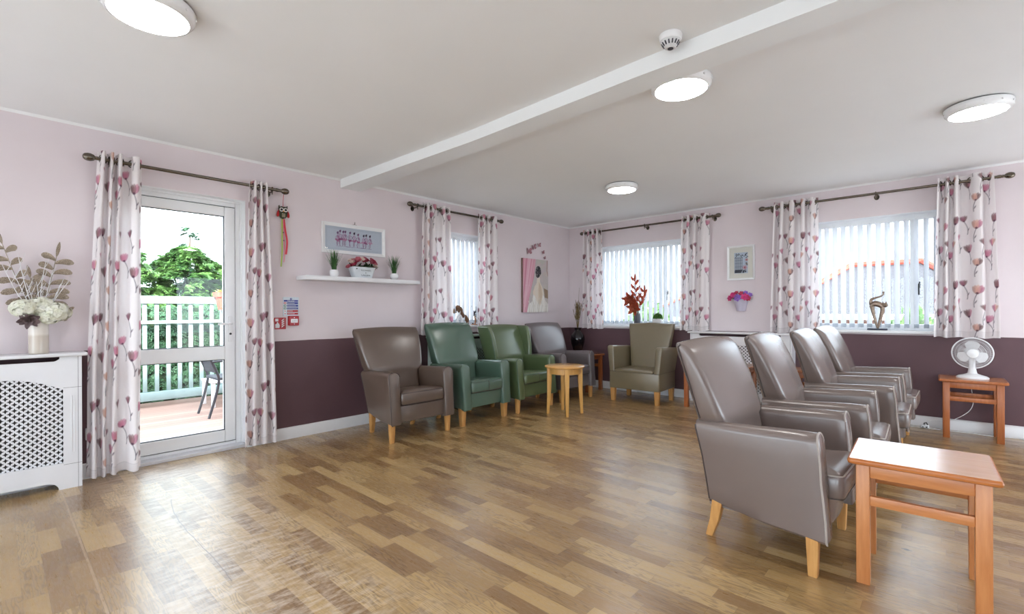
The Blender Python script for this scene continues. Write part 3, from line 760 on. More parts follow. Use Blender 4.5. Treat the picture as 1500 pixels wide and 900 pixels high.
# pipe and electrical box in the gap beside the left radiator cover
t = thing('wall_socket', 'small white wall socket in the gap between radiator cover and long curtain', 'socket', WL(0.437, 0.0, 0.30))
MB().rbox(0.0, 0.022, -0.018, 0.018, -0.04, 0.04, 0.004).build('face_plate', M['white_plastic'], t)
MB().rbox(0.022, 0.03, -0.008, 0.008, 0.0, 0.02, 0.002).build('switch', M['white_plastic'], t)

# ------------------------------------------------------------------ armchairs
def armchair(label, group, m, pip, legm, wing=False, flare=0.345, topz=0.957, seat_front=0.30, cushion_split=False, fat=0.0, contrast=None, loc=(0, 0, 0), rz=0.0):
    t = thing('armchair', label, 'armchair', loc, rz, group)
    # ---- arms: lofted from rear to front, top rounded over, outer face leaning out
    def arm(s):
        secs = []; N_ = 26
        yi = 0.238 - fat
        def outline(k, ins=0.0):
            pts = []
            zt = interp(k, [0, .12, .5, .85, 1], [0.580, 0.584, 0.592, 0.602, 0.602]) - ins; zb = interp(k, [0, .5, 1], [0.185, 0.158, 0.152]) + ins
            ob = lerp(0.268, 0.335, k); ot = lerp(0.312, 0.345, k) + 0.0
            w_ = (ot - yi) - 2 * ins; rt = min(0.042, w_ / 2 - 0.002)
            # bottom inner, bottom outer, up outer, round over, down inner
            pr = [(yi + ins, zb), (yi + 0.03, zb), (ob - 0.012, zb), (ob - ins, zb + 0.012)]
            for q in (0.2, 0.4, 0.6, 0.8, 1.0):
                zz = lerp(zb + 0.012, zt - rt, q); bulge = 0.006 * math.sin(PI * q) - 0.010 * math.sin(PI * q) * (k > 0.9)
                pr.append((lerp(ob, ot, q ** 1.3) - ins + bulge * 0.6, zz))
            for j in range(1, 8):
                a = PI * j / 8
                cy = (ot - ins + yi + ins) / 2; pr.append((cy + (w_ / 2) * math.cos(a), zt - rt + rt * math.sin(a)))
            pr += [(yi + ins, lerp(zt - rt, zb, q)) for q in (0.0, 0.25, 0.5, 0.75)]
            return pr
        def place(k, pr, push=0.0):
            out = []
            for y, z in pr:
                xr = interp(z, [0.15, 0.40, 0.60], [-0.222, -0.248, -0.285]); xf = interp(z, [0.15, 0.25, 0.40, 0.52, 0.60], [0.270, 0.266, 0.252, 0.248, 0.236])
                out.append((lerp(xr, xf, k) + push, s * y, z))
            return out
        ks = [i / 14 for i in range(15)]
        secs = [place(0, outline(0, 0.02), -0.004)] + [place(k, outline(k)) for k in ks] + [place(1, outline(1, 0.004), 0.006), place(1, outline(1, 0.012), 0.010)]
        mb = MB().loft(secs); a = mb.build('armrest', m, t)
        pp = place(1, outline(1, 0.0), 0.004)
        MB().tube(pp[2:-3], 0.0042, 6).build('piping', pip, a)
        rear = place(0, outline(0, 0.0), -0.002)
        MB().tube(rear[3:10], 0.0038, 6).build('rear_piping', M['piping_dark'], a)
    arm(1); arm(-1)
    # ---- seat base with gently bowed front rail
    mb = MB(); secs = []
    for z, ins in ((0.160, 0.012), (0.166, 0.002), (0.18, 0.0), (0.28, 0.0), (0.305, 0.004), (0.312, 0.02)):
        q = []
        for i in range(11):
            v = -1 + 2 * i / 10; q.append((0.238 + 0.022 * (1 - v * v) - ins, 0.25 * v, z + (0.006 * (1 - v * v) if z < 0.2 else 0)))
        q += [(-0.235 + ins, 0.25, z), (-0.235 + ins, -0.25, z)]
        secs.append(q)
    mb.loft(secs); mb.build('seat_base', m, t)
    # ---- loose seat cushion
    mb = MB(); yw = 0.232 - fat; secs = []
    levels = [(0.312, 0.020), (0.318, 0.006), (0.33, 0.0), (0.365, -0.003), (0.40, 0.0), (0.414, 0.006), (0.424, 0.020), (0.431, 0.055), (0.436, 0.11)]
    for z, ins in levels:
        q = []
        for px, py in rrect(seat_front + 0.13 - 2 * ins, 2 * yw - 2 * ins, max(0.03 - ins, 0.004), 5):
            x = px + (seat_front - 0.13) / 2
            if px > 0: x += 0.014 * (1 - (py / yw) ** 2)
            q.append((x, py, z - 0.035 * max(0, (0.10 - x)) / 0.25))
        secs.append(q)
    mb.loft(secs); cu = mb.build('seat_cushion', m, t)
    for lv in (1, 5):
        ring = secs[lv]; MB().ring(ring, 0.0036, 6).build('piping', pip if lv == 5 else M['piping_dark'], cu)
    if cushion_split:
        MB().tube([(seat_front + 0.012, 0.0, 0.325), (seat_front + 0.0145, 0, 0.37), (seat_front + 0.008, 0, 0.41), (seat_front - 0.03, 0, 0.428)], 0.002, 5).build('front_seam', M['piping_dark'], cu)
    # ---- backrest
    mb = MB(); secs = []
    zs = [0.30, 0.40, 0.50, 0.555, 0.575, 0.62, 0.68, 0.74, 0.80, 0.86, 0.90, 0.925, 0.942, 0.952, 0.957]
    sc = (topz - 0.57) / (0.957 - 0.57)
    for z in zs:
        zz = z if z < 0.57 else 0.57 + (z - 0.57) * sc
        hw = interp(z, [0.30, 0.55, 0.575, 0.60, 0.75, 0.93, 0.957], [0.235 - fat, 0.235 - fat, 0.290, 0.300, lerp(0.30, flare, 0.55), flare, flare - 0.004])
        xr = interp(z, [0.30, 0.585, 0.75, 0.93, 0.945, 0.957], [-0.245, -0.283, -0.322, -0.376, -0.374, -0.362])
        xf = interp(z, [0.30, 0.45, 0.585, 0.70, 0.80, 0.90, 0.93, 0.945, 0.957], [-0.105, -0.118, -0.150, -0.192, -0.232, -0.282, -0.305, -0.325, -0.345])
        q = []; nn = 12; rc = 0.034
        # rear face, left side, front face (padded), right side
        pts = rrect(xf - xr, 2 * hw, min(rc, (xf - xr) / 2 - 0.002), 4)
        for px, py in pts:
            x = px + (xf + xr) / 2; y = py
            q.append((x, y, zz))
        # subdivide front and rear faces so that the crest can curve
        full = []
        for i in range(len(q)):
            p, n2 = q[i], q[(i + 1) % len(q)]; full.append(p)
            if abs(p[1] - n2[1]) > 0.2:
                for j in range(1, nn): full.append(tuple(lerp(p[c], n2[c], j / nn) for c in range(3)))
        secs.append([(x + (0.018 * (1 - (y / hw) ** 2) * (1 if x > (xf + xr) / 2 else 0.5)) * (1 if z > 0.56 else 0.4), y, zq + 0.014 * (1 - (y / hw) ** 2) * max(0, (z - 0.85) / 0.107)) for x, y, zq in full])
    # close the crest
    last = secs[-1]; cx = sum(p[0] for p in last) / len(last)
    secs.append([(lerp(p[0], cx, 0.5), p[1] * 0.985, p[2] + 0.003) for p in last])
    mb.loft(secs); bk = mb.build('backrest', m, t, True, 60)
    for s in (1, -1):
        path = []
        for z in (0.59, 0.65, 0.72, 0.80, 0.87, 0.92, 0.938):
            zz = 0.57 + (z - 0.57) * sc
            hw = interp(z, [0.30, 0.55, 0.575, 0.60, 0.75, 0.93, 0.957], [0.235, 0.235, 0.290, 0.300, lerp(0.30, flare, 0.55), flare, flare - 0.004])
            xr = interp(z, [0.30, 0.585, 0.75, 0.93, 0.945, 0.957], [-0.245, -0.283, -0.322, -0.376, -0.374, -0.362])
            path.append((xr + 0.022, s * (hw + 0.0005), zz))
        path.append((path[-1][0] + 0.012, s * (hw - 0.004), zz + 0.012))
        MB().tube(path, 0.004, 6).build('piping', M['piping_dark'] if pip is not M['piping_green'] else pip, bk)
    if wing:
        for s in (1, -1):
            wb = MB(); secs = []
            for z in (0.50, 0.56, 0.60, 0.66, 0.74, 0.82, 0.88, 0.92, 0.935, 0.942):
                xr = interp(z, [0.50, 0.585, 0.75, 0.942], [-0.265, -0.275, -0.315, -0.355]); xf = xr + interp(z, [0.5, 0.56, 0.66, 0.80, 0.90, 0.935, 0.942], [0.17, 0.185, 0.205, 0.215, 0.205, 0.185, 0.165])
                yc = interp(z, [0.5, 0.942], [0.292, 0.335]); th = 0.058 - (0.012 if z > 0.937 else 0)
                secs.append([(px + (xf + xr) / 2, s * (py + yc), z) for px, py in rrect(xf - xr, th, 0.022, 4)])
            wb.loft(secs); wo = wb.build('wing', m, t)
            MB().tube([(max(p[0] for p in q) - 0.012, s * (max(abs(p[1]) for p in q) - 0.004), q[0][2]) for q in secs[1:-1]], 0.0036, 6).build('piping', pip, wo)
    # ---- legs
    fw = 0.024 + (0.006 if fat else 0)
    for s in (1, -1):
        mb = MB(); mb.loft([[(0.243 - fw + px, s * 0.30 + py, z) for px, py in rrect(2 * q, 2 * q, 0.004, 2)] for z, q in ((0.0, fw * 0.70), (0.006, fw * 0.74), (0.172, fw))])
        mb.build('front_leg', legm, t)
        mb = MB(); mb.loft([[(x + px, s * y + py, z) for px, py in rrect(2 * q, 2 * q, 0.004, 2)] for z, q, x, y in ((0.0, 0.016, -0.243, 0.222), (0.006, 0.017, -0.242, 0.222), (0.09, 0.021, -0.212, 0.236), (0.20, 0.025, -0.190, 0.245))])
        mb.build('rear_leg', legm, t)
    return t

def tan_chair(label, loc, rz):
    t = thing('armchair', label, 'armchair', loc, rz); m = M['tan']
    mb = MB(); mb.rbox(-0.24, 0.265, -0.325, 0.325, 0.160, 0.372, 0.008, 3, 0.018); mb.build('seat_base', m, t)
    MB().ring([(0.0125 + px, py, 0.369) for px, py in rrect(0.502, 0.647, 0.018, 4)], 0.003, 5).build('piping', M['piping_dark'], t.children[0])
    mb = MB(); secs = []
    for z, ins in ((0.368, 0.004), (0.38, 0.0), (0.392, 0.004), (0.400, 0.018), (0.408, 0.06), (0.412, 0.12)):
        secs.append([(px + 0.05 + (0.006 * (1 - (py / 0.26) ** 2) if px > 0 else 0), py, z) for px, py in rrect(0.44 - 2 * ins, 0.50 - 2 * ins, 0.02, 5)])
    mb.loft(secs); mb.build('seat_cushion', m, t)
    for s in (1, -1):
        mb = MB(); secs = []
        for z, ins in ((0.360, 0.0), (0.45, 0.0), (0.55, 0.0), (0.64, 0.0), (0.668, 0.002), (0.682, 0.010), (0.688, 0.022)):
            k = (z - 0.36) / 0.33; y = lerp(0.288, 0.318, k); th = lerp(0.072, 0.086, k)
            xf = lerp(0.262, 0.250, k); xr = lerp(-0.24, -0.275, k)
            secs.append([(px + (xf + xr) / 2, s * (py + y), z - 0.03 * k * max(0, (0.25 - px - (xf + xr) / 2)) / 0.5) for px, py in rrect(xf - xr - 2 * ins, th - 2 * ins, 0.014, 4)])
        mb.loft(secs); mb.build('armrest', m, t)
    mb = MB(); secs = []
    for z in (0.37, 0.45, 0.55, 0.65, 0.75, 0.85, 0.92, 0.94, 0.952, 0.957):
        hw = interp(z, [0.37, 0.60, 0.90, 0.957], [0.222, 0.252, 0.296, 0.300]); k = (z - 0.37) / 0.587
        xc = lerp(-0.195, -0.285, k); th = lerp(0.13, 0.085, k) - (0.03 if z > 0.954 else 0.012 if z > 0.948 else 0)
        q = []
        for px, py in rrect(th, 2 * hw - (0.02 if z > 0.954 else 0), 0.02, 4): q.append((xc + px, py, z))
        full = []
        for i in range(len(q)):
            p, n2 = q[i], q[(i + 1) % len(q)]; full.append(p)
            if abs(p[1] - n2[1]) > 0.2:
                for j in range(1, 14): full.append(tuple(lerp(p[c], n2[c], j / 14) for c in range(3)))
        top = max(0, (z - 0.9) / 0.057)
        secs.append([(x + 0.012 * (1 - (y / hw) ** 2) * (x > xc), y, zz + 0.007 * top * math.cos(2.6 * PI * y / hw / 2)) for x, y, zz in full])
    mb.loft(secs); bk = mb.build('backrest', m, t, True, 60)
    MB().tube([(max(p[0] for p in q) - 0.03, 0.0 + s_ * (max(p[1] for p in q)), q[0][2]) for s_ in (1,) for q in secs[2:-1]], 0.003, 5).build('piping', M['piping_dark'], bk)
    for sx, x in ((1, 0.228), (-1, -0.205)):
        for s in (1, -1):
            mb = MB(); mb.loft([[(x + px, s * 0.285 + py, z) for px, py in rrect(2 * q, 2 * q, 0.004, 2)] for z, q in ((0.0, 0.022), (0.005, 0.024), (0.165, 0.030))])
            mb.build('front_leg' if sx > 0 else 'rear_leg', M['leg_oak'], t)
    return t

GL, GR = 'high backed armchairs along the left wall', 'row of taupe high backed armchairs on the right'
c1 = armchair('brown taupe armchair under the floating shelf, first of the row on the left wall', GL, M['taupe_dark'], M['piping_dark'], M['leg_oak'], flare=0.352, seat_front=0.265, loc=(-3.725, 2.60, 0), rz=math.radians(-1))
armchair('plain bottle green armchair without wings, beside the brown one', GL, M['green'], M['piping_green'], M['leg_oak'], flare=0.315, topz=0.985, seat_front=0.275, cushion_split=True, fat=0.012, loc=(-3.735, 3.395, 0), rz=math.radians(1))
armchair('moss green winged armchair behind the round table', GL, M['olive_green'], M['piping_green'], M['leg_oak'], wing=True, flare=0.34, topz=0.945, seat_front=0.275, cushion_split=True, loc=(-3.725, 4.185, 0), rz=math.radians(1))
armchair('grey armchair in the corner next to the black vase', GL, M['grey_vinyl'], M['piping_dark'], M['leg_oak'], flare=0.335, topz=0.955, seat_front=0.27, loc=(-3.70, 4.985, 0), rz=math.radians(-2))
tan_chair('olive tan square armed armchair against the back wall below the rust flowers', (-2.852, 5.515, 0), -PI / 2 + math.radians(3))
r1 = armchair('taupe high backed armchair nearest the camera, beside the foreground table', GR, M['taupe'], M['piping_light'], M['leg_oak'], flare=0.338, seat_front=0.315, loc=(-0.642, 2.64, 0), rz=math.radians(-1.5))
dup(r1, (-0.585, 3.487, 0), math.radians(2), 'second taupe armchair from the camera in the right hand row', GR)
dup(r1, (-0.530, 4.385, 0), math.radians(1), 'third taupe armchair from the camera in the right hand row', GR)
dup(r1, (-0.520, 5.215, 0), math.radians(-1), 'farthest taupe armchair of the right hand row, nearest the right window', GR)

# ------------------------------------------------------------------ tables
def side_table(label, loc, rz, w_, d_, h_, wm, wx, topm, edgem, group=None, leg=0.046):
    t = thing('side_table', label, 'side table', loc, rz, group)
    mb = MB(); th = 0.024
    secs = []
    for z, ins in ((h_ - th, 0.008), (h_ - th + 0.003, 0.003), (h_ - th / 2, 0.0), (h_ - 0.004, 0.002), (h_ - 0.0006, 0.006)):
        secs.append([(px, py, z) for px, py in rrect(w_ - 2 * ins, d_ - 2 * ins, 0.012, 4)])
    mb.loft(secs); mb.build('top_edge', edgem, t)
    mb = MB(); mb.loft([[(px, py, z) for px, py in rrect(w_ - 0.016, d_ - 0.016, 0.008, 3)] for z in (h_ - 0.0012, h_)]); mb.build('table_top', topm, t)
    lx, ly = w_ / 2 - 0.028 - leg / 2, d_ / 2 - 0.022 - leg / 2
    for sx in (1, -1):
        for sy in (1, -1):
            mb = MB(); mb.rbox(sx * lx - leg / 2, sx * lx + leg / 2, sy * ly - leg / 2, sy * ly + leg / 2, 0.0, h_ - th, 0.003, 2); mb.build('leg', wm, t)
    for sy in (1, -1):
        for z0, z1, nm in ((h_ - th - 0.052, h_ - th, 'apron'), (h_ - 0.188, h_ - 0.150, 'rail')):
            mb = MB(); mb.rbox(-lx + leg / 2, lx - leg / 2, sy * ly - 0.011 + sy * 0.006, sy * ly + 0.011 + sy * 0.006, z0, z1, 0.002, 2); mb.build(nm, wx, t)
    for sx in (1, -1):
        mb = MB(); mb.rbox(sx * lx - 0.011, sx * lx + 0.011, -ly + leg / 2, ly - leg / 2, h_ - th - 0.052, h_ - th, 0.002, 2); mb.build('apron', wx, t)
    return t
GT = 'rectangular beech side tables'
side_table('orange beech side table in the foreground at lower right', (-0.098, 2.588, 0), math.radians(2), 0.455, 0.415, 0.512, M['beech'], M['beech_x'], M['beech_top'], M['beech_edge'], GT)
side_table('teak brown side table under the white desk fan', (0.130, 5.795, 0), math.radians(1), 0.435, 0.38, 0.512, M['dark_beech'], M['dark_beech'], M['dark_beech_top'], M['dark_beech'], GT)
side_table('wide teak brown side table in front of the back radiator cover', (-1.945, 5.60, 0), 0, 0.75, 0.37, 0.512, M['dark_beech'], M['dark_beech'], M['dark_beech_top'], M['dark_beech'], GT)
side_table('teak brown side table mostly hidden behind the third taupe armchair', (-1.02, 5.625, 0), 0, 0.42, 0.34, 0.512, M['dark_beech'], M['dark_beech'], M['dark_beech_top'], M['dark_beech'], GT)
side_table('teak brown side table in the corner under the black vase', (-3.865, 5.70, 0), 0, 0.46, 0.42, 0.512, M['dark_beech'], M['dark_beech'], M['dark_beech_top'], M['dark_beech'], GT)
t = thing('round_table', 'small round honey pine table in front of the winged armchair', 'round table', (-3.115, 4.232, 0), math.radians(44))
MB().lathe([(0.0, 0.503), (0.205, 0.503), (0.214, 0.506), (0.218, 0.513), (0.216, 0.522), (0.210, 0.526), (0.0, 0.527)], 48).build('table_top', M['honey_top'], t)
mb = MB(); mb.lathe([(0.150, 0.440), (0.172, 0.440), (0.172, 0.503), (0.150, 0.503), (0.150, 0.440)], 48); mb.build('apron', M['honey'], t)
for k in range(4):
    a = PI / 2 * k; mb = MB()
    secs = []
    for z, q, rad in ((0.0, 0.013, 0.186), (0.005, 0.0145, 0.186), (0.25, 0.021, 0.172), (0.40, 0.025, 0.168), (0.503, 0.025, 0.168)):
        secs.append([((rad + px) * math.cos(a) - py * math.sin(a), (rad + px) * math.sin(a) + py * math.cos(a), z) for px, py in rrect(2 * q, 2 * q, 0.004, 2)])
    mb.loft(secs).build('leg', M['honey'], t)

# ------------------------------------------------------------------ desk fan and its flex
fz = 0.512
t = thing('desk_fan', 'white oscillating desk fan on the table under the right window', 'fan', (0.135, 5.80, fz), math.radians(2))
mb = MB(); secs = []
for z, q in ((0.0, 1.0), (0.006, 1.03), (0.014, 1.0), (0.024, 0.86), (0.032, 0.62), (0.040, 0.40), (0.048, 0.27)):
    secs.append([(0.105 * q * math.cos(2 * PI * j / 32), 0.078 * q * math.sin(2 * PI * j / 32), z) for j in range(32)])
mb.loft(secs); mb.build('base', M['white_plastic'], t)
mb = MB(); mb.loft([[(a_ * math.cos(2 * PI * j / 20), b_ * math.sin(2 * PI * j / 20) + y, z) for j in range(20)] for z, a_, b_, y in ((0.035, 0.034, 0.03, 0), (0.07, 0.027, 0.024, 0), (0.12, 0.021, 0.02, 0.008), (0.165, 0.022, 0.022, 0.02), (0.19, 0.02, 0.02, 0.03))])
mb.build('column', M['white_plastic'], t)
hz = 0.222
mb = MB(); mb.lathe([(0.0, 0.0), (0.03, 0.0), (0.046, 0.012), (0.050, 0.03), (0.048, 0.075), (0.036, 0.10), (0.0, 0.108)], 24, (0, 0.012, hz), 'Y'); mb.build('motor_housing', M['white_plastic'], t)
cage = MB(); R = 0.132
for j in range(84):
    a = 2 * PI * j / 84
    f = [(0.036, -0.052), (0.075, -0.052), (0.108, -0.042), (0.126, -0.024), (R, 0.0)]
    cage.tube([(r_ * math.cos(a), y_, hz + r_ * math.sin(a)) for r_, y_ in f], 0.0007, 4)
    f = [(0.05, 0.036), (0.09, 0.036), (0.118, 0.022), (R, 0.0)]
    cage.tube([(r_ * math.cos(a), y_, hz + r_ * math.sin(a)) for r_, y_ in f], 0.0007, 4)
for r_, y_ in ((0.062, -0.053), (0.088, -0.049), (0.112, -0.040), (0.09, 0.037)):
    cage.ring([(r_ * math.cos(2 * PI * j / 48), y_, hz + r_ * math.sin(2 * PI * j / 48)) for j in range(48)], 0.0009, 5)
cage.build('grille', M['white_plastic'], t)
MB().ring([(R * math.cos(2 * PI * j / 64), 0.0, hz + R * math.sin(2 * PI * j / 64)) for j in range(64)], 0.0052, 8).build('grille_rim', M['white_plastic'], t)
MB().lathe([(0.0, -0.062), (0.022, -0.061), (0.038, -0.056), (0.040, -0.050), (0.036, -0.047)], 32, (0, 0, hz), 'Y').build('badge', M['white_gloss'], t)
blm = mat('translucent pale fan blade', srgb(226, 226, 228), 0.25)
for k in range(3):
    a0_ = math.radians(90 + 120 * k); secs = []
    for i in range(9):
        f_ = i / 8; r_ = lerp(0.02, 0.105, f_); hw = math.radians(interp(f_, [0, .3, .7, 0.9, 1], [34, 40, 36, 28, 14])); pit = 0.016
        secs.append([(r_ * math.cos(a0_ + hw * u), pit * u - 0.012 + o_, hz + r_ * math.sin(a0_ + hw * u)) for u, o_ in [(-1, 0), (-.5, 0), (0, 0), (.5, 0), (1, 0), (1, .0015), (.5, .0015), (0, .0015), (-.5, .0015), (-1, .0015)]])
    MB().loft(secs).build('blade', blm, t)
MB().lathe([(0.0, -0.034), (0.014, -0.033), (0.02, -0.026), (0.02, -0.002), (0.0, 0.0)], 20, (0, 0, hz), 'Y').build('hub', blm, t)
mb = MB(); mb.tube([(0.0, 0.105, hz + 0.04), (0.0, 0.06, hz + 0.065)], [0.006, 0.007], 8); mb.build('oscillation_knob', M['white_plastic'], t)
def smooth_path(pts, n=8):
    pts = [Vector(p) for p in pts]; out = []
    for i in range(len(pts) - 1):
        p0, p1, p2, p3 = pts[max(i - 1, 0)], pts[i], pts[i + 1], pts[min(i + 2, len(pts) - 1)]
        for j in range(n):
            u = j / n; out.append(0.5 * ((2 * p1) + (p2 - p0) * u + (2 * p0 - 5 * p1 + 4 * p2 - p3) * u * u + (3 * p1 - p0 - 3 * p2 + p3) * u ** 3))
    out.append(pts[-1]); return out
mb = MB(); mb.tube(smooth_path([(0.13, 5.868, 0.517), (0.13, 5.99, 0.522), (0.128, 6.002, 0.48), (0.135, 6.000, 0.38), (0.145, 5.985, 0.28), (0.12, 5.975, 0.20), (0.05, 5.965, 0.13), (-0.03, 5.955, 0.085), (-0.12, 5.95, 0.08), (-0.17, 5.93, 0.06)]), 0.0032, 6)
tag(mb.build('fan_flex', M['white_plastic']), 'white flex of the desk fan hanging down behind its table', 'cable')
t = thing('mains_plug', 'white plug on the extension lead beside the fan table', 'plug', (-0.185, 5.92, 0.0))
MB().rbox(-0.03, 0.03, -0.02, 0.02, 0.004, 0.034, 0.008).build('plug_body', M['white_plastic'], t)
mb = MB(); mb.box(-0.02, -0.008, -0.023, -0.019, 0.012, 0.022); mb.box(0.006, 0.018, -0.023, -0.019, 0.012, 0.022); mb.tube([(-0.005, 0, 0.034), (-0.005, 0, 0.05), (0.012, 0, 0.056), (0.02, 0, 0.036)], 0.004, 6); mb.build('dark_socket_slot', M['black'], t)
mb = MB(); mb.tube(smooth_path([(-0.62, 5.965, 0.004), (-0.45, 5.955, 0.004), (-0.33, 5.935, 0.004), (-0.10, 5.925, 0.004), (0.10, 5.94, 0.004), (0.24, 5.925, 0.004), (0.40, 5.955, 0.004), (0.75, 5.95, 0.004), (1.3, 5.96, 0.004)]), 0.004, 6)
tag(mb.build('floor_cable', M['white_plastic']), 'white cable lying along the skirting below the fan table', 'cable')
mb = MB(); mb.tube(smooth_path([(-0.215, 5.925, 0.02), (-0.28, 5.935, 0.022), (-0.34, 5.955, 0.06), (-0.40, 5.975, 0.075), (-0.5, 5.97, 0.02), (-0.6, 5.95, 0.004)]), 0.0035, 6)
tag(mb.build('extension_lead', M['white_plastic']), 'white lead looping from the plug towards the farthest taupe armchair', 'cable')

# ------------------------------------------------------------------ ceiling fittings
def ceiling_light(x, y, label):
    t = thing('ceiling_light', label, 'ceiling light', (x, y, CH), 0, 'round white ceiling lights'); R = 0.16
    MB().lathe([(0.0, 0.0), (R - 0.012, 0.0), (R - 0.012, -0.006), (R - 0.02, -0.010)], 48).build('gasket', M['grey_dark'], t)  # dark ring, its colour stands for the shaded gap above the rim
    MB().lathe([(R - 0.03, -0.007), (R, -0.008), (R + 0.003, -0.013), (R - 0.001, -0.040), (R - 0.012, -0.054), (R - 0.022, -0.057), (R - 0.026, -0.050)], 48).build('rim', M['white_gloss'], t)
    MB().lathe([(R - 0.024, -0.050), (R - 0.030, -0.059), (R - 0.06, -0.066), (R - 0.11, -0.070), (0.0, -0.072)], 48).build('diffuser', M['lamp'], t)
    mb = MB()
    for k in range(12):
        a = 2 * PI * (k + 0.3) / 12; mb.ball((R * math.cos(a) * 1.002, R * math.sin(a) * 1.002, -0.033), 0.006, 6, 4)
    mb.build('clip', M['white_gloss'], t)
ceiling_light(-2.43, 0.44, 'round ceiling light cut off by the top edge above the patio door')
ceiling_light(-1.10, 2.59, 'round ceiling light half hidden behind the beam')
ceiling_light(-2.46, 4.33, 'round ceiling light farthest from the camera, above the olive tan armchair')
ceiling_light(0.128, 4.17, 'round ceiling light at the right edge above the fan')
for x, y, l in ((0.128, 0.44, 'added unseen fill light overhead behind the camera'), (2.0, 2.6, 'added unseen fill light over the right side of the room'), (-1.1, -1.4, 'added unseen fill light at the rear of the room')): ceiling_light(x, y, l)  # extra unseen lamps, added to raise the ambient light
t = thing('smoke_detector', 'white smoke detector on the ceiling in front of the beam', 'smoke detector', (-0.955, 2.135, CH))
MB().lathe([(0.0, 0.0), (0.05, 0.0), (0.052, -0.004), (0.050, -0.024), (0.046, -0.028), (0.0, -0.028)], 36).build('base', M['white_plastic'], t)
mb = MB(); mb.lathe([(0.043, -0.028), (0.041, -0.034), (0.024, -0.058), (0.020, -0.062), (0.0, -0.062)], 36); hd = mb.build('head', mat('detector head', srgb(214, 214, 216), 0.4), t)
mb = MB()
for k in range(14):
    a = 2 * PI * k / 14; p0 = (0.0405 * math.cos(a), 0.0405 * math.sin(a), -0.036); p1 = (0.030 * math.cos(a), 0.030 * math.sin(a), -0.051); mb.tube([p0, p1], 0.0032, 5)
mb.build('vent_slots', M['grey_dark'], hd)
MB().lathe([(0.013, -0.0615), (0.013, -0.064), (0.0, -0.0645)], 18).build('sensor_cap', M['grey_dark'], hd)

# ------------------------------------------------------------------ decorations: helpers for plants
def petal(mb, c, direction, up, length, width, curl=0.3, n=5):
    """one curved petal / leaf as a thin solid strip"""
    d = Vector(direction).normalized(); u = Vector(up); u = (u - d * u.dot(d)); u = u.normalized() if u.length > 1e-6 else d.orthogonal().normalized()
    s = d.cross(u); c = Vector(c); secs = []
    for i in range(n + 1):
        f = i / n; w_ = width * math.sin(PI * min(0.97, 0.08 + 0.88 * f)) ** 0.8 / 2; p = c + d * (length * f) + u * (curl * length * f * f)
        cup = u * (w_ * 0.35); th = u * 0.0006
        secs.append([p - s * w_ + cup, p, p + s * w_ + cup, p + s * w_ + cup + th, p + th, p - s * w_ + cup + th])
    mb.loft(secs)
def rose(mb, c, nrm, r, rnd, layers=3):
    n = Vector(nrm).normalized(); a = n.orthogonal().normalized(); b = n.cross(a)
    mb.ball(tuple(Vector(c) + n * r * 0.25), r * 0.55, 10, 7)
    for L_ in range(layers):
        k = 6 if L_ else 3
        for j in range(k):
            an = 2 * PI * (j + 0.5 * L_) / k + rnd.uniform(-.2, .2); rad = (a * math.cos(an) + b * math.sin(an)); op = 0.25 + 0.42 * L_
            petal(mb, Vector(c) + rad * r * 0.22 * L_, n * (1 - op * 0.6) + rad * op * 0.8, n - rad * 0.3, r * (0.75 + 0.08 * L_), r * (0.85 + 0.2 * L_), 0.3, 4)
def leaf(mb, base, d, up, ln, wd, droop=-0.15): petal(mb, base, d, up, ln, wd, droop, 5)
HYD = leaf_mat('cream hydrangea petals', srgb(240, 240, 218), srgb(250, 249, 240), 30, 0.7, 0.2)
GREEN = leaf_mat('green leaves', srgb(40, 78, 38), srgb(78, 122, 58), 30, 0.5, 0.2)
GRASS = leaf_mat('artificial grass blades', srgb(34, 74, 36), srgb(70, 118, 56), 25, 0.5, 0.15)

# tall vase on the left radiator cover and what stands in it
VX, VY, VZ = RX + 0.105, 0.192, 0.868
vg = N('frosted cream glass'); vg.b.inputs['Base Color'].default_value = srgb(214, 204, 194); vg.b.inputs['Roughness'].default_value = 0.08
vco = vg.coord(); vs_ = vg.add('ShaderNodeSeparateXYZ'); vg.link(vco, vs_.inputs[0])
vg.link(vg.ramp(vs_.outputs['Z'], [(0.0, srgb(206, 196, 184)), (0.11, srgb(200, 188, 176)), (0.125, srgb(222, 214, 206)), (0.24, srgb(226, 218, 212))]), vg.b.inputs['Base Color'])
t = thing('glass_vase', 'tall cream cylinder vase on the left radiator cover', 'vase', (VX, VY, VZ))
MB().lathe([(0.0, 0.0), (0.043, 0.0), (0.047, 0.004), (0.047, 0.232), (0.0455, 0.235), (0.044, 0.232), (0.044, 0.012), (0.0, 0.010)], 40).build('vase_body', vg.m, t)
rnd = random.Random(4)
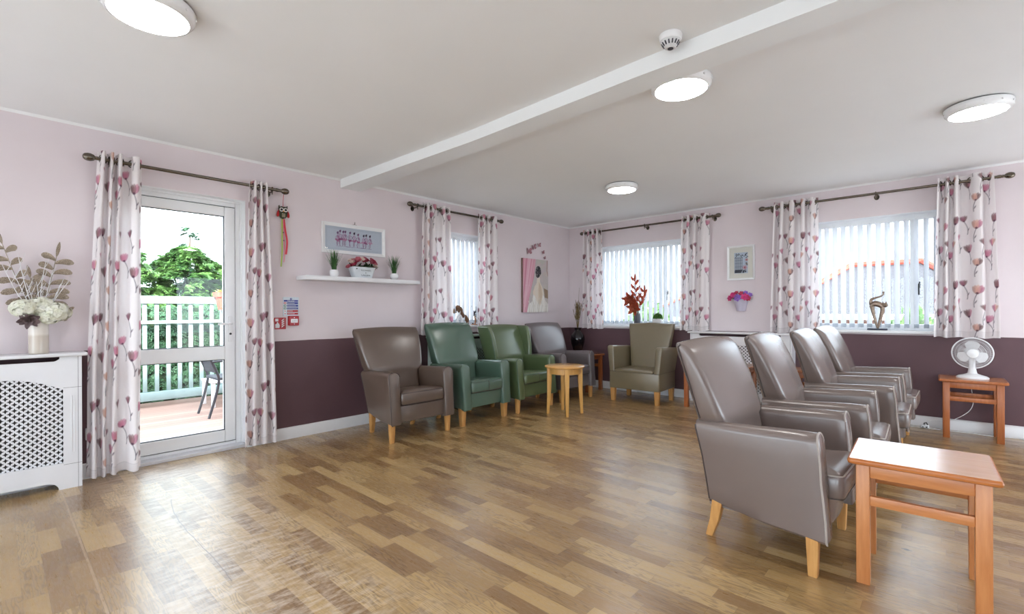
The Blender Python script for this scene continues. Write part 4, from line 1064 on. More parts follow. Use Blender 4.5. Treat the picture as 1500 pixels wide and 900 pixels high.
for i, (dy, dz, rx, lab) in enumerate(((-0.062, 0.285, 0.062, 'cream hydrangea head at the left of the tall vase'), (0.012, 0.298, 0.066, 'cream hydrangea head at the top middle of the tall vase'), (0.078, 0.262, 0.068, 'cream hydrangea head drooping at the right of the tall vase'), (0.045, 0.232, 0.05, 'small cream hydrangea head low over the rim of the tall vase'))):
    r = thing('hydrangea', lab, 'flower', (VX, VY, VZ), 0, 'hydrangeas in the tall vase')
    c = Vector((0.035 - 0.02 * (i == 1), dy, dz)); mb = MB()
    for k in range(70):
        n = Vector((rnd.gauss(0, 1) + 0.3, rnd.gauss(0, 1), rnd.gauss(0, 1))).normalized(); p = c + Vector((n.x * rx, n.y * rx * 1.05, n.z * rx * 0.78))
        a = n.orthogonal().normalized(); b = n.cross(a); ro = rnd.random() * PI
        for q in range(4):
            an = ro + q * PI / 2; rad = a * math.cos(an) + b * math.sin(an); petal(mb, p, rad + n * 0.35, n, 0.019, 0.019, -0.2, 3)
    mb.ball(tuple(c), rx * 0.93, 14, 10, (1, 1.05, .78)); mb.build('flower_head', HYD, r)
    mb = MB(); mb.tube(smooth_path([c - Vector((0.01, 0, 0.01)), (0.02, dy * 0.4, 0.20), (0.0 + 0.004 * i, dy * 0.2, 0.02)], 5), 0.0028, 6); mb.build('stem', GREEN, r)
# brown velvet flower low at the left
r = thing('fabric_flower', 'dusky brown fabric flower hanging low at the left of the tall vase', 'flower', (VX, VY, VZ)); mb = MB()
DUSK = leaf_mat('dusky brown fabric petals', srgb(116, 98, 100), srgb(150, 130, 132), 24, 0.75, 0.05)
c = Vector((0.05, -0.045, 0.215))
for j in range(20):
    an = j * 2.4; k = (j + 0.5) / 20; rad = Vector((1.0 - 0.9 * k, math.cos(an) * (0.25 + k), math.sin(an) * (0.25 + 0.8 * k) - 0.25 * k)).normalized()
    petal(mb, c + rad * 0.008, rad, Vector((1, rnd.uniform(-.3, .3), rnd.uniform(-.3, .3))), rnd.uniform(0.034, 0.056), rnd.uniform(0.026, 0.040), rnd.uniform(-.1, .4), 5)
mb.build('flower_head', DUSK, r); mb = MB(); mb.tube(smooth_path([c, (0.03, -0.03, 0.245), (0.01, -0.012, 0.2), (0.0, -0.01, 0.02)], 5), 0.003, 6); mb.build('stem', DUSK, r)
# glitter leaf sprays
GLIT = N('brown glitter'); f_ = GLIT.noise(GLIT.coord(), 700.0, 2); GLIT.link(GLIT.ramp(f_, [(0.42, srgb(84, 70, 58)), (0.52, srgb(140, 122, 104)), (0.66, srgb(222, 210, 192))]), GLIT.b.inputs['Base Color']); GLIT.b.inputs['Roughness'].default_value = 0.35; GLIT.b.inputs['Metallic'].default_value = 0.5
def glitter_spray(lab, path, nl, ln):
    r = thing('glitter_leaf_spray', lab, 'decorative spray', (VX, VY, VZ), 0, 'brown glitter sprays in the tall vase'); P_ = smooth_path(path, 10)
    MB().tube(P_, 0.0022, 6).build('stem', GLIT.m, r); mb = MB(); n = len(P_)
    for i in range(nl):
        f = 0.40 + 0.60 * i / nl; k = min(n - 2, int(f * (n - 1))); p = P_[k]; tg = (P_[k + 1] - P_[k]).normalized(); sd = Vector((0, 1, 0)) if i % 2 else Vector((0, -1, 0))
        sd = (sd - tg * sd.dot(tg)).normalized(); d = tg * 0.75 + sd * 0.9; L_ = ln * (1 - 0.35 * (f - .42)); d.normalize()
        # a curling leaf with a rounded, rolled end
        q = [p + d * (L_ * u) - Vector((0, 0, 1)) * (L_ * 0.45 * u * u) for u in [j / 7 for j in range(8)]]
        secs = []
        for j, c_ in enumerate(q):
            w2 = [0.004, 0.010, 0.014, 0.017, 0.019, 0.020, 0.016, 0.006][j]; t2 = (q[min(j + 1, 7)] - q[max(j - 1, 0)]).normalized(); s2 = t2.cross(Vector((1, 0, 0))).normalized()
            secs.append([c_ + s2 * w2, c_ + Vector((0.003, 0, 0)), c_ - s2 * w2, c_ - Vector((0.0015, 0, 0))])
        mb.loft(secs)
    petal(mb, P_[-1], P_[-1] - P_[-3], (1, 0, 0), ln * 0.8, 0.02, -0.2); mb.build('leaves', GLIT.m, r)
glitter_spray('brown glitter leaf spray leaning right out of the tall vase', [(0, 0.01, 0.02), (0.0, 0.02, 0.24), (-0.01, 0.05, 0.42), (-0.02, 0.085, 0.62)], 13, 0.125)
glitter_spray('brown glitter leaf spray leaning left out of the tall vase', [(0, -0.01, 0.02), (0.0, -0.02, 0.24), (-0.01, -0.09, 0.45), (-0.02, -0.155, 0.68)], 13, 0.105)
glitter_spray('small brown glitter sprig poking out low at the right of the tall vase', [(0, 0.02, 0.10), (0.02, 0.05, 0.235), (0.03, 0.10, 0.255), (0.02, 0.135, 0.275)], 3, 0.05)
glitter_spray('brown glitter leaf spray upright in the middle of the tall vase', [(0, 0, 0.02), (-0.01, 0.0, 0.24), (-0.02, -0.02, 0.38), (-0.03, -0.035, 0.48)], 8, 0.10)
TWIG = mat('white painted twig', srgb(226, 224, 226), 0.6)
for i in range(9):
    y1 = lerp(-0.16, 0.14, i / 8) + rnd.uniform(-.01, .01); h1 = 0.42 + rnd.random() * 0.2 - 0.6 * max(0, y1); mb = MB()
    P_ = smooth_path([(0.002 * i - 0.01, -0.02 + 0.005 * i, 0.03), (0.0, y1 * 0.25, 0.25), (0.01, y1 * 0.6 + rnd.uniform(-.01, .01), 0.25 + (h1 - .25) * .5), (0.0, y1, h1)], 8)
    mb.tube(P_, [lerp(0.0030, 0.0014, k / (len(P_) - 1)) for k in range(len(P_))], 5)
    for k in (10, 14, 18, 21):
        p = P_[min(k, len(P_) - 2)]; sg = 1 if k % 4 else -1; mb.tube([p, p + Vector((rnd.uniform(-.01, .01), sg * 0.014, 0.03)), p + Vector((rnd.uniform(-.015, .015), sg * 0.022, 0.065))], [0.0018, 0.0014, 0.001], 4)
    o = mb.build('painted_twig', TWIG); o.location = (VX, VY, VZ); tag(o, 'thin white painted twig standing among the sprays in the tall vase', 'twig', 'white twigs in the tall vase')
o = MB().rbox(-0.02, 0.02, -0.03, 0.03, 0, 0.055, 0.012).build('trinket_box', mat('grey brown trinket', srgb(120, 106, 100), 0.5)); o.location = (VX, -0.01, VZ); tag(o, 'small grey brown trinket at the left edge on the radiator cover', 'ornament')

# hanging owl
OX, OY = RX + 0.02, 1.722
t = thing('hanging_owl', 'felt owl ornament with green and red ribbons hanging by the curtain rod', 'hanging ornament', (OX, OY, 1.94))
OW = lambda u, v, h: (h, u, v)
fel = lambda n, c: mat(n, srgb(*c), 0.9, bump=0.3, bscale=500)
def disc(mb, cy, cz, ry, rz_, h0, h1, n=24, rot=0.0):
    mb.prism([(cy + ry * math.cos(2 * PI * j / n) * math.cos(rot) - rz_ * math.sin(2 * PI * j / n) * math.sin(rot), cz + ry * math.cos(2 * PI * j / n) * math.sin(rot) + rz_ * math.sin(2 * PI * j / n) * math.cos(rot)) for j in range(n)], h0, h1, OW); return mb
mb = MB(); mb.prism([(-0.034, 0.118), (-0.030, 0.098), (-0.018, 0.108), (0.0, 0.104), (0.018, 0.108), (0.030, 0.098), (0.034, 0.118), (0.036, 0.09), (0.037, 0.06), (0.033, 0.03), (0.02, 0.008), (0.0, 0.0), (-0.02, 0.008), (-0.033, 0.03), (-0.037, 0.06), (-0.036, 0.09)], -0.010, 0.012, OW); bevel(mb.build('body', fel('dark green felt', (62, 66, 50)), t), 0.005, 2)
for s in (-1, 1):
    mb = MB(); disc(mb, s * 0.040, 0.045, 0.012, 0.032, -0.004, 0.009, 20, s * 0.25); bevel(mb.build('wing', fel('red felt', (176, 34, 40)), t), 0.003)
    mb = MB(); disc(mb, s * 0.0175, 0.078, 0.018, 0.018, 0.011, 0.015); e = mb.build('eye', fel('white felt', (226, 224, 222)), t)
    mb = MB(); disc(mb, s * 0.0175, 0.078, 0.0095, 0.0095, 0.014, 0.018); mb.build('pupil', fel('charcoal felt', (40, 40, 46)), e)
mb = MB(); mb.prism([(-0.006, 0.070), (0.006, 0.070), (0.0, 0.058)], 0.012, 0.018, OW); mb.build('beak', fel('amber felt', (210, 140, 50)), t)
mb = MB()
for j in range(9):
    u, v = (j % 3 - 1) * 0.010, 0.018 + (j // 3) * 0.012; mb.prism([(u - 0.004, v), (u, v - 0.005), (u + 0.004, v), (u, v + 0.005)], 0.011, 0.0135, OW)
mb.build('belly_stitching', fel('cream felt', (226, 214, 184)), t)
MB().tube([(0, 0, 0.104), (0, 0.001, 0.14), (0.01, 0.0, 0.19), (0.06, -0.012, 0.225)], 0.0022, 6).build('loop', fel('red cord', (196, 60, 80)), t)
for nm, c, pts, wd in (('green_ribbon', (168, 196, 40), [(0, -0.008, 0.0), (0.004, -0.010, -0.14), (0.006, -0.012, -0.28), (0.004, -0.020, -0.42)], 0.009), ('red_ribbon', (206, 40, 62), [(0, 0.006, 0.0), (0.006, 0.016, -0.10), (0.008, 0.030, -0.20), (0.004, 0.022, -0.31)], 0.016), ('pink_ribbon', (224, 120, 140), [(0.003, 0.0, 0.0), (0.006, 0.004, -0.18), (0.006, 0.010, -0.30), (0.003, 0.004, -0.38)], 0.006)):
    P_ = smooth_path(pts, 8); mb = MB(); mb.loft([[p + Vector((0, -wd / 2, 0)), p + Vector((0.001, wd / 2, 0)), p + Vector((0.0022, wd / 2, 0)), p + Vector((0.0012, -wd / 2, 0))] for p in P_]); mb.build(nm, mat(nm.replace('_', ' '), srgb(*c), 0.5), t)
mb = MB(); mb.ball((0.008, 0.0, -0.12), 0.006, 10, 6); mb.ball((0.008, 0.003, -0.19), 0.005, 10, 6); mb.build('beads', mat('dark bead', srgb(50, 40, 60), 0.2), t)

# fire notices and alarm point
def text_child(txt, size, m, parent, loc, rot, name='lettering', align='CENTER', ext=0.0003):
    cu = bpy.data.curves.new(name, 'FONT'); cu.body = txt; cu.size = size; cu.extrude = ext; cu.align_x = align; cu.align_y = 'CENTER'; cu.materials.append(m)
    tmp = bpy.data.objects.new(name, cu); C.objects.link(tmp); bpy.context.view_layer.update()
    me = bpy.data.meshes.new_from_object(tmp.evaluated_get(bpy.context.evaluated_depsgraph_get())); me.name = name
    bpy.data.objects.remove(tmp); bpy.data.curves.remove(cu)
    if not me.materials: me.materials.append(m)
    o = bpy.data.objects.new(name, me); C.objects.link(o); o.location = loc; o.rotation_euler = rot
    if parent: o.parent = parent
    return o
RL = (PI / 2, 0, PI / 2)       # lettering facing into the room from the left wall
INK = mat('white ink', srgb(240, 240, 244), 0.5); NAVY = mat('navy ink', srgb(28, 44, 140), 0.4); REDI = mat('red ink', srgb(176, 20, 34), 0.4); GRNI = mat('green ink', srgb(30, 110, 74), 0.4)
t = thing('fire_notice', 'white fire action notice with blue and red rows on the pink wall', 'notice', (RX, 1.794, 1.172)); SG = lambda u, v, h: (h, u, v)
MB().prism(rrect(0.138, 0.168, 0.004), 0.0, 0.004, SG).build('panel', mat('notice board white', srgb(206, 216, 226), 0.35), t)
def plaque(par, nm, m, u0, u1, v0, v1, h0=0.0038, h1=0.0048): mb = MB(); mb.box(h0, h1, u0, u1, v0, v1); return mb.build(nm, m, par, False)
mb = MB(); disc(mb, 0.0, 0.068, 0.009, 0.009, 0.0038, 0.0048); hd = mb.build('mandatory_disc', NAVY, t); plaque(hd, 'exclamation', INK, -0.0013, 0.0013, 0.065, 0.074, 0.0046, 0.0054)
b_ = plaque(t, 'title_row', NAVY, -0.062, 0.062, 0.044, 0.058); text_child('Fire action', 0.014, INK, b_, (0.0052, 0, 0.051), RL)
for i, (m_, ic, tx) in enumerate(((NAVY, REDI, 'Sound the alarm'), (NAVY, GRNI, 'Leave the building'), (NAVY, GRNI, 'Go to assembly point'), (REDI, INK, 'Do not stop'), (REDI, INK, 'Do not use lift'))):
    v0 = 0.022 - i * 0.0235; b_ = plaque(t, 'row', m_, -0.035, 0.062, v0, v0 + 0.017); plaque(b_, 'small_print', INK, -0.032, -0.032 + 0.0042 * len(tx), v0 + 0.0072, v0 + 0.0098, 0.0046, 0.0053)
    k = plaque(t, 'pictogram', ic, -0.062, -0.042, v0, v0 + 0.017)
    mb = MB(); disc(mb, -0.052, v0 + 0.0085, 0.005, 0.005, 0.0046, 0.0053); mb.build('symbol', INK if i < 3 else REDI, k)
t = thing('alarm_sign', 'small red square sign with white hand and flames left of the alarm point', 'sign', (RX, 1.699, 1.024))
MB().prism(rrect(0.100, 0.102, 0.003), 0.0, 0.003, SG).build('panel', REDI, t)
mb = MB(); mb.prism([(-0.04, -0.04), (-0.006, -0.04), (-0.002, -0.02), (-0.008, -0.002), (-0.016, 0.004), (-0.018, 0.012), (-0.026, 0.012), (-0.027, 0.0), (-0.04, -0.008)], 0.0028, 0.0038, SG); mb.build('hand_symbol', INK, t)
mb = MB(); mb.prism([(-0.04, 0.018), (-0.014, 0.018), (-0.014, 0.042), (-0.04, 0.042)], 0.0028, 0.0038, SG); mb.build('button_symbol', INK, t)
mb = MB()
for i in range(4):
    o_ = -0.036 + i * 0.018; mb.prism([(0.010, o_), (0.022, o_ + 0.004), (0.030, o_ + 0.014), (0.040, o_ + 0.020), (0.034, o_ + 0.024), (0.024, o_ + 0.018), (0.016, o_ + 0.012)], 0.0028, 0.0038, SG)
mb.build('flame_symbol', INK, t)
t = thing('fire_alarm_call_point', 'red fire alarm box with white window under the notice', 'alarm box', (RX, 1.810, 1.046))
mb = MB(); mb.loft([[(h, u, v) for u, v in rrect(0.088 - 2 * i_, 0.088 - 2 * i_, 0.008)] for h, i_ in ((0.0, 0.0), (0.028, 0.0), (0.034, 0.004))]); mb.build('case', mat('red alarm plastic', srgb(176, 18, 30), 0.3), t)
w_ = plaque(t, 'white_window', INK, -0.030, 0.030, -0.018, 0.016, 0.0335, 0.0352)
mb = MB()
for u in (-0.014, 0.0, 0.014): disc(mb, u, -0.001, 0.0032, 0.0032, 0.0350, 0.0360, 12)
mb.build('dots', M['black'], w_)
mb = MB(); mb.prism([(-0.006, -0.026), (0.006, -0.026), (0.0, -0.034)], 0.0335, 0.0355, SG); disc(mb, 0.0, 0.028, 0.004, 0.004, 0.0335, 0.0355, 12); mb.build('arrow_mark', INK, t)

# floating shelf and things on it
SD = 0.20; SY0, SY1, SZ = 1.843, 3.055, 1.448
mb = MB(); mb.rbox(RX, RX + SD, SY0, SY1, SZ - 0.038, SZ, 0.002, 2)
tag(mb.build('floating_shelf', M['white_paint']), 'long white floating shelf under the dancers picture', 'shelf')
def grass_pot(label, y, x):
    t = thing('potted_grass', label, 'potted plant', (x, y, SZ), 0, 'grass pots on the shelf')
    MB().lathe([(0.0, 0.0), (0.026, 0.0), (0.030, 0.004), (0.040, 0.022), (0.0415, 0.040), (0.038, 0.056), (0.034, 0.066), (0.031, 0.066), (0.034, 0.05), (0.030, 0.04), (0.0, 0.04)], 28).build('pot', M['ceramic'], t)
    rn = random.Random(int(y * 100)); mb = MB()
    for i in range(110):
        a = rn.random() * 2 * PI; r0_ = rn.random() ** 0.5 * 0.020; sp = rn.random() ** 0.7 * 0.072; h_ = 0.12 + rn.random() * 0.11; ax = math.cos(a), math.sin(a)
        pts = [Vector((ax[0] * (r0_ + sp * f * f), ax[1] * (r0_ + sp * f * f), 0.042 + h_ * f * (1 - 0.08 * f * sp / 0.07))) for f in (0, .3, .6, .85, 1)]
        sd = Vector((-ax[1], ax[0], 0)); mb.loft([[p - sd * w2, p + Vector((ax[0], ax[1], 0)) * 0.0008, p + sd * w2] for p, w2 in zip(pts, (0.0019, 0.0021, 0.0018, 0.0012, 0.0003))])
    mb.build('grass_blades', GRASS, t)
grass_pot('grass plant in round white pot at the left of the shelf', 2.148, RX + 0.105); grass_pot('grass plant in round white pot at the right end of the shelf', 2.798, RX + 0.105)
t = thing('flower_trough', 'white tin trough of pink and cream roses in the middle of the shelf', 'potted plant', (RX + 0.105, 2.432, SZ))
mb = MB(); mb.loft([[(px, py, z) for px, py in rrect(d_, w2, 0.02, 4)] for z, w2, d_ in ((0.0, 0.182, 0.082), (0.004, 0.188, 0.086), (0.098, 0.240, 0.116), (0.102, 0.246, 0.120), (0.106, 0.244, 0.118), (0.100, 0.232, 0.108), (0.07, 0.222, 0.10))]); tr = mb.build('trough', mat('white washed tin', srgb(220, 226, 232), 0.45), t)
GI = mat('grey lettering ink', srgb(128, 134, 142), 0.6)
rotl = (PI / 2 - 0.165, 0, PI / 2)
for tx, v, sz in (('FLOWERS', 0.074, 0.024), ('&', 0.050, 0.018), ('GARDEN', 0.028, 0.024)): text_child(tx, sz, GI, tr, (lerp(0.043, 0.0595, v / 0.1) + 0.0012, 0.012, v), rotl)
mb = MB(); mb.lathe([(0.007, 0), (0.007, 0.002)], 14, (0.055, -0.085, 0.088), 'X'); mb.build('handle_hole', M['black'], tr)
rn = random.Random(21); ROSEM = [leaf_mat('crimson rose', srgb(150, 34, 62), srgb(186, 62, 88), 40, 0.6, .1), leaf_mat('dusty rose', srgb(186, 84, 104), srgb(206, 118, 132), 40, 0.6, .1), leaf_mat('cream rose', srgb(226, 200, 188), srgb(236, 216, 206), 40, 0.6, .1)]
for i in range(26):
    u = rn.uniform(-1, 1); v = rn.uniform(-.9, .9); h_ = 0.125 + 0.075 * (1 - abs(u) ** 2) * rn.uniform(.5, 1.0) - (0.03 if i % 7 == 0 else 0); c = Vector((v * 0.055 + 0.012, u * 0.148, h_)); mb = MB(); rose(mb, c, (v * .5 + .45, u * .9, .8), 0.023 + rn.random() * .006, rn); mb.build('rose', ROSEM[(0, 1, 1, 2, 0)[i % 5]], t)
mb = MB()
for i in range(60):
    u = rn.uniform(-1, 1); a = rn.random() * 2 * PI; leaf(mb, (rn.uniform(-.04, .04), u * 0.10, 0.10), (math.cos(a), math.sin(a) + u, rn.uniform(.1, .9)), (0, 0, 1), 0.045 + rn.random() * .035, 0.026)
mb.build('leaves', leaf_mat('dark rose leaves', srgb(34, 56, 36), srgb(62, 84, 52), 30, .5, .1), t)

# dancers picture
PW, PH = 0.672, 0.290
t = thing('framed_picture', 'white framed print of a row of pink dancers above the shelf', 'picture', WL(2.412, 0, 1.828))
def picture_frame(t, pw, ph, fw, th, m, glass=True):
    """frame facing +x; a runs along +y"""
    mb = MB(); prof = [(0.0, 0.0), (0.0, th), (fw * 0.25, th), (fw * 0.7, th * 0.72), (fw, th * 0.55), (fw, 0.0)]; secs = []
    for sx, sz in ((-1, -1), (1, -1), (1, 1), (-1, 1), (-1, -1)):
        secs.append([(d, sx * (pw / 2 - i), sz * (ph / 2 - i)) for i, d in prof])
    mb.loft(secs, False, False); fr_ = mb.build('frame', m, t, True, 20)
    if glass: g = MB(); g.box(th * 0.42, th * 0.46, -pw / 2 + fw * .9, pw / 2 - fw * .9, -ph / 2 + fw * .9, ph / 2 - fw * .9); g.build('glazing', M['picture_glass'], t, False)
    return fr_
picture_frame(t, PW, PH, 0.032, 0.022, M['white_gloss'])
cv_ = Canvas(0.612, 0.230, 408, 154, (216, 221, 231)); rn = random.Random(5)
for e in (0.012, 0.022): cv_.line([(e, e), (0.612 - e, e), (0.612 - e, 0.23 - e), (e, 0.23 - e), (e, e)], 0.0022, (190, 198, 208))
for i, (x, hh) in enumerate(((.128, .168), (.150, .186), (.186, .182), (.206, .184), (.252, .180), (.300, .178), (.346, .170), (.402, .166), (.432, .172), (.474, .168))):
    b = 0.048; wst = hh - 0.072; ln_ = rn.uniform(-.012, .012)
    cv_.line([(x - .004, wst), (x - .010 + ln_, b + .02), (x - .006 + ln_, b)], 0.0055, (150, 92, 142)); cv_.line([(x + .006, wst), (x + .004 - ln_ * .5, b + .01)], 0.0045, (168, 108, 156))
    for q in range(5): cv_.ell(x + rn.uniform(-.016, .016), wst + rn.uniform(-.008, .010), rn.uniform(.012, .024), rn.uniform(.004, .009), rn.choice([(186, 86, 136), (202, 120, 164), (150, 74, 126), (214, 150, 186)]), rn.uniform(-.6, .6), .75)
    cv_.ell(x + .002, wst + .030, 0.0095, 0.026, (206, 178, 204), ln_ * 12, .9); cv_.line([(x - .008, wst + .046), (x - .020 + ln_, wst + .026), (x - .008, wst + .008)], .0042, rn.choice([(176, 136, 176), (120, 84, 136)])); cv_.line([(x + .009, wst + .046), (x + .020 + ln_, wst + .030), (x + .014, wst + .008)], .0042, (160, 112, 156))
    if i % 3 == 0: cv_.ell(x + .004, wst + .036, .006, .016, (140, 90, 140), .4, .7)
    hc = (58, 42, 72) if i in (5, 7, 8, 9) else (128, 88, 132); cv_.ell(x + ln_ * .5, hh, 0.0095, 0.0125, hc); cv_.ell(x + ln_ * .5 + .006, hh + .009, .0055, .0055, hc); cv_.line([(x + ln_ * .3, hh - .010), (x, hh - .022)], .005, (196, 160, 190))
for q in range(22): x = rn.uniform(.11, .49); cv_.line([(x, b - .004 + rn.uniform(-.004, .003)), (x + .035, b - .006)], 0.0035, rn.choice([(150, 120, 160), (120, 100, 160), (176, 140, 176)]), .6)
cv_.grain(.02)
cv_.build('print', lambda u, v: (0.006, -0.306 + u, -0.115 + v), t)
mb = MB(); mb.tube([(0.012, -0.045, PH / 2 - .004), (0.006, 0.0, PH / 2 + .008), (0.012, 0.045, PH / 2 - .004)], 0.0012, 5); mb.tube([(0.0, 0.0, PH / 2 + .010), (0.012, 0.0, PH / 2 + .012), (0.012, 0.0, PH / 2 + .03)], 0.003, 6); mb.build('hanging_hook', M['pewter'], t)

# canvas of a seated lady from behind
t = thing('canvas_picture', 'unframed canvas of a woman in white seen from behind, under the butterflies', 'painting', WL(5.162, 0, 1.478)); cw, ch = 0.545, 0.745
mb = MB(); mb.rbox(0.0, 0.036, -cw / 2, cw / 2, -ch / 2, ch / 2, 0.003, 2); mb.build('stretched_canvas', mat('brown canvas edge', srgb(132, 104, 98), 0.8), t)
K = Canvas(cw, ch, 137, 187, (196, 188, 186)); rn = random.Random(8)
P = lambda q: [(x * cw, y * ch) for x, y in q]
for i in range(60): x, y = rn.random(), rn.random(); K.ell(x * cw, y * ch, .06, .03, (186 + rn.randint(0, 24), 178 + rn.randint(0, 20), 176 + rn.randint(0, 20)), rn.random() * 3, .35)
K.poly(P([(0, 0), (.14, 0), (.22, .22), (.30, .42), (.42, .66), (.50, 1), (0, 1)]), (214, 146, 164))
for i in range(26):
    x = rn.uniform(0, .42); K.line(P([(x * .25 - .02, .0 + rn.random() * .3), (x * .7, .5), (x + .06, 1.0)]), .010 + rn.random() * .016, rn.choice([(230, 188, 200), (208, 138, 160), (236, 206, 214), (218, 158, 176)]), .5)
K.poly(P([(.86, .28), (1, .26), (1, .42), (.82, .46)]), (150, 128, 108)); K.line(P([(.97, 1), (.95, .8), (1, .7)]), .012, (168, 120, 118))
SK, SK2, WH = (228, 216, 202), (206, 184, 158), (236, 233, 228)
K.poly(P([(.42, .20), (.40, .36), (.44, .48), (.53, .55), (.55, .66), (.66, .66), (.67, .56), (.76, .48), (.82, .36), (.80, .2), (.66, .10)]), SK)
K.poly(P([(.62, .58), (.72, .48), (.76, .34), (.68, .12), (.60, .22), (.58, .42)]), SK2, .75); K.line(P([(.61, .56), (.60, .40), (.63, .24)]), .008, (236, 222, 204))
K.poly(P([(.42, .20), (.38, .38), (.44, .46), (.47, .30)]), (230, 214, 198))
K.poly(P([(.14, 0), (.20, .14), (.34, .20), (.40, .34), (.46, .30), (.56, .18), (.66, .12), (.74, .22), (.80, .34), (.88, .22), (1, .16), (1, 0)]), WH)
for i in range(34):
    x = rn.uniform(.18, .98); K.line(P([(x, 0), (x + rn.uniform(-.06, .06), .12), (x + rn.uniform(-.08, .08), .2 + .08 * rn.random())]), .006 + rn.random() * .008, rn.choice([(244, 242, 238), (206, 198, 186), (224, 216, 204), (190, 182, 170)]), .5)
K.ell(.60 * cw, .775 * ch, .060, .075, (62, 58, 62)); K.ell(.575 * cw, .71 * ch, .040, .045, (54, 50, 54))
for i in range(40): a = rn.random() * 6.3; q = rn.random() ** .5; K.ell((.595 + .115 * q * math.cos(a)) * cw, (.76 + .10 * q * math.sin(a)) * ch, .011, .006, rn.choice([(150, 146, 148), (34, 32, 38), (96, 92, 98)]), a, .8)
K.grain(.04, 3); K.build('painted_face', lambda u, v: (0.0366, -cw / 2 + u, -ch / 2 + v), t)

# butterflies
BM = mat('dusky pink decal', srgb(158, 112, 122), 0.6)
for (y, z, s, a), lab in zip(((5.047, 1.955, 0.062, .1), (5.152, 2.02, 0.052, .35), (5.268, 2.06, 0.042, .2), (5.36, 1.965, 0.034, .3), (5.395, 1.888, 0.028, .4)), ('largest pink butterfly decal, lowest on the left of the arc', 'second largest pink butterfly decal above the canvas', 'pink butterfly decal at the top of the arc above the canvas', 'small pink butterfly decal right of the top one', 'smallest pink butterfly decal just over the corner of the canvas')):
    t = thing('butterfly_art', lab, 'butterfly', WL(y, 0.0, z), 0, 'pink butterfly wall decals'); t.rotation_euler = (a, 0, 0)
    for sg in (1, -1):
        mb = MB(); f = lambda u, v, h, sg=sg: (h + 0.004 + 0.35 * abs(u) , sg * u, v)
        mb.prism([(q * s, w_ * s) for q, w_ in ((.03, .10), (.18, .48), (.46, .72), (.80, .78), (.92, .60), (.84, .28), (.60, .04), (.76, -.12), (.78, -.38), (.58, -.62), (.30, -.58), (.05, -.26))], 0.0, 0.0012, f); mb.build('wing', BM, t)
    MB().ball((0.006, 0, 0), s * .3, 8, 6, (.16, .16, 1.0)).build('body', BM, t)

# ornaments on the narrow window's sill
SZ1 = 0.956
BRZ = mat('brown carved wood', srgb(120, 84, 58), 0.45)
t = thing('carved_swan_ornament', 'brown and white curved ornament on the narrow window sill behind the green armchair', 'ornament', (RX - 0.045, 3.80, SZ1))
mb = MB(); mb.tube(smooth_path([(0, 0.13, 0.0), (0, 0.145, 0.04), (0, 0.10, 0.10), (0, 0.055, 0.125), (0, 0.03, 0.17), (0, -0.005, 0.205), (0, -0.05, 0.195), (0, -0.062, 0.14)], 6), [0.02] * 8 + [0.026] * 16 + [0.034] * 12 + [0.022] * 6 + [0.012], 12); mb.build('curved_body', BRZ, t)
mb = MB(); mb.tube(smooth_path([(0.012, -0.03, 0.0), (0.012, -0.032, 0.07), (0.012, -0.005, 0.115), (0.012, 0.02, 0.10), (0.012, 0.05, 0.03), (0.012, 0.055, 0.0)], 6), 0.020, 10); mb.build('white_inner_body', M['ceramic'], t)
t = thing('wire_animal_figure', 'dark wire figure with curled ears on the narrow window sill beside the curtain', 'ornament', (RX - 0.05, 4.06, SZ1))
WI = mat('dark wire', srgb(70, 66, 62), 0.35, 0.8); mb = MB()
mb.tube(smooth_path([(0, -0.02, 0.0), (0, -0.03, 0.08), (0, 0.0, 0.13), (0, -0.01, 0.17), (0, -0.03, 0.20), (0, -0.035, 0.235)], 6), 0.008, 8); mb.tube(smooth_path([(0, 0.0, 0.15), (0, 0.03, 0.18), (0, 0.035, 0.23), (0, 0.06, 0.25), (0, 0.075, 0.235)], 6), 0.005, 8); mb.tube(smooth_path([(0, 0.0, 0.13), (0, 0.045, 0.12), (0, 0.06, 0.15), (0, 0.035, 0.165), (0, 0.01, 0.14)], 6), 0.006, 8); mb.tube(smooth_path([(0, 0.02, 0.11), (0, 0.05, 0.08), (0, 0.04, 0.05)], 6), 0.005, 8); mb.build('wire_body', WI, t)
mb = MB(); mb.lathe([(0.0, 0), (0.04, 0), (0.04, 0.006), (0.0, 0.008)], 20); mb.tube([(0, 0.01, 0.004), (0, 0.02, 0.07), (0, 0.005, 0.115)], [0.009, 0.008, 0.006], 8); mb.build('tan_stand', mat('tan wood', srgb(190, 130, 80), 0.5), t)

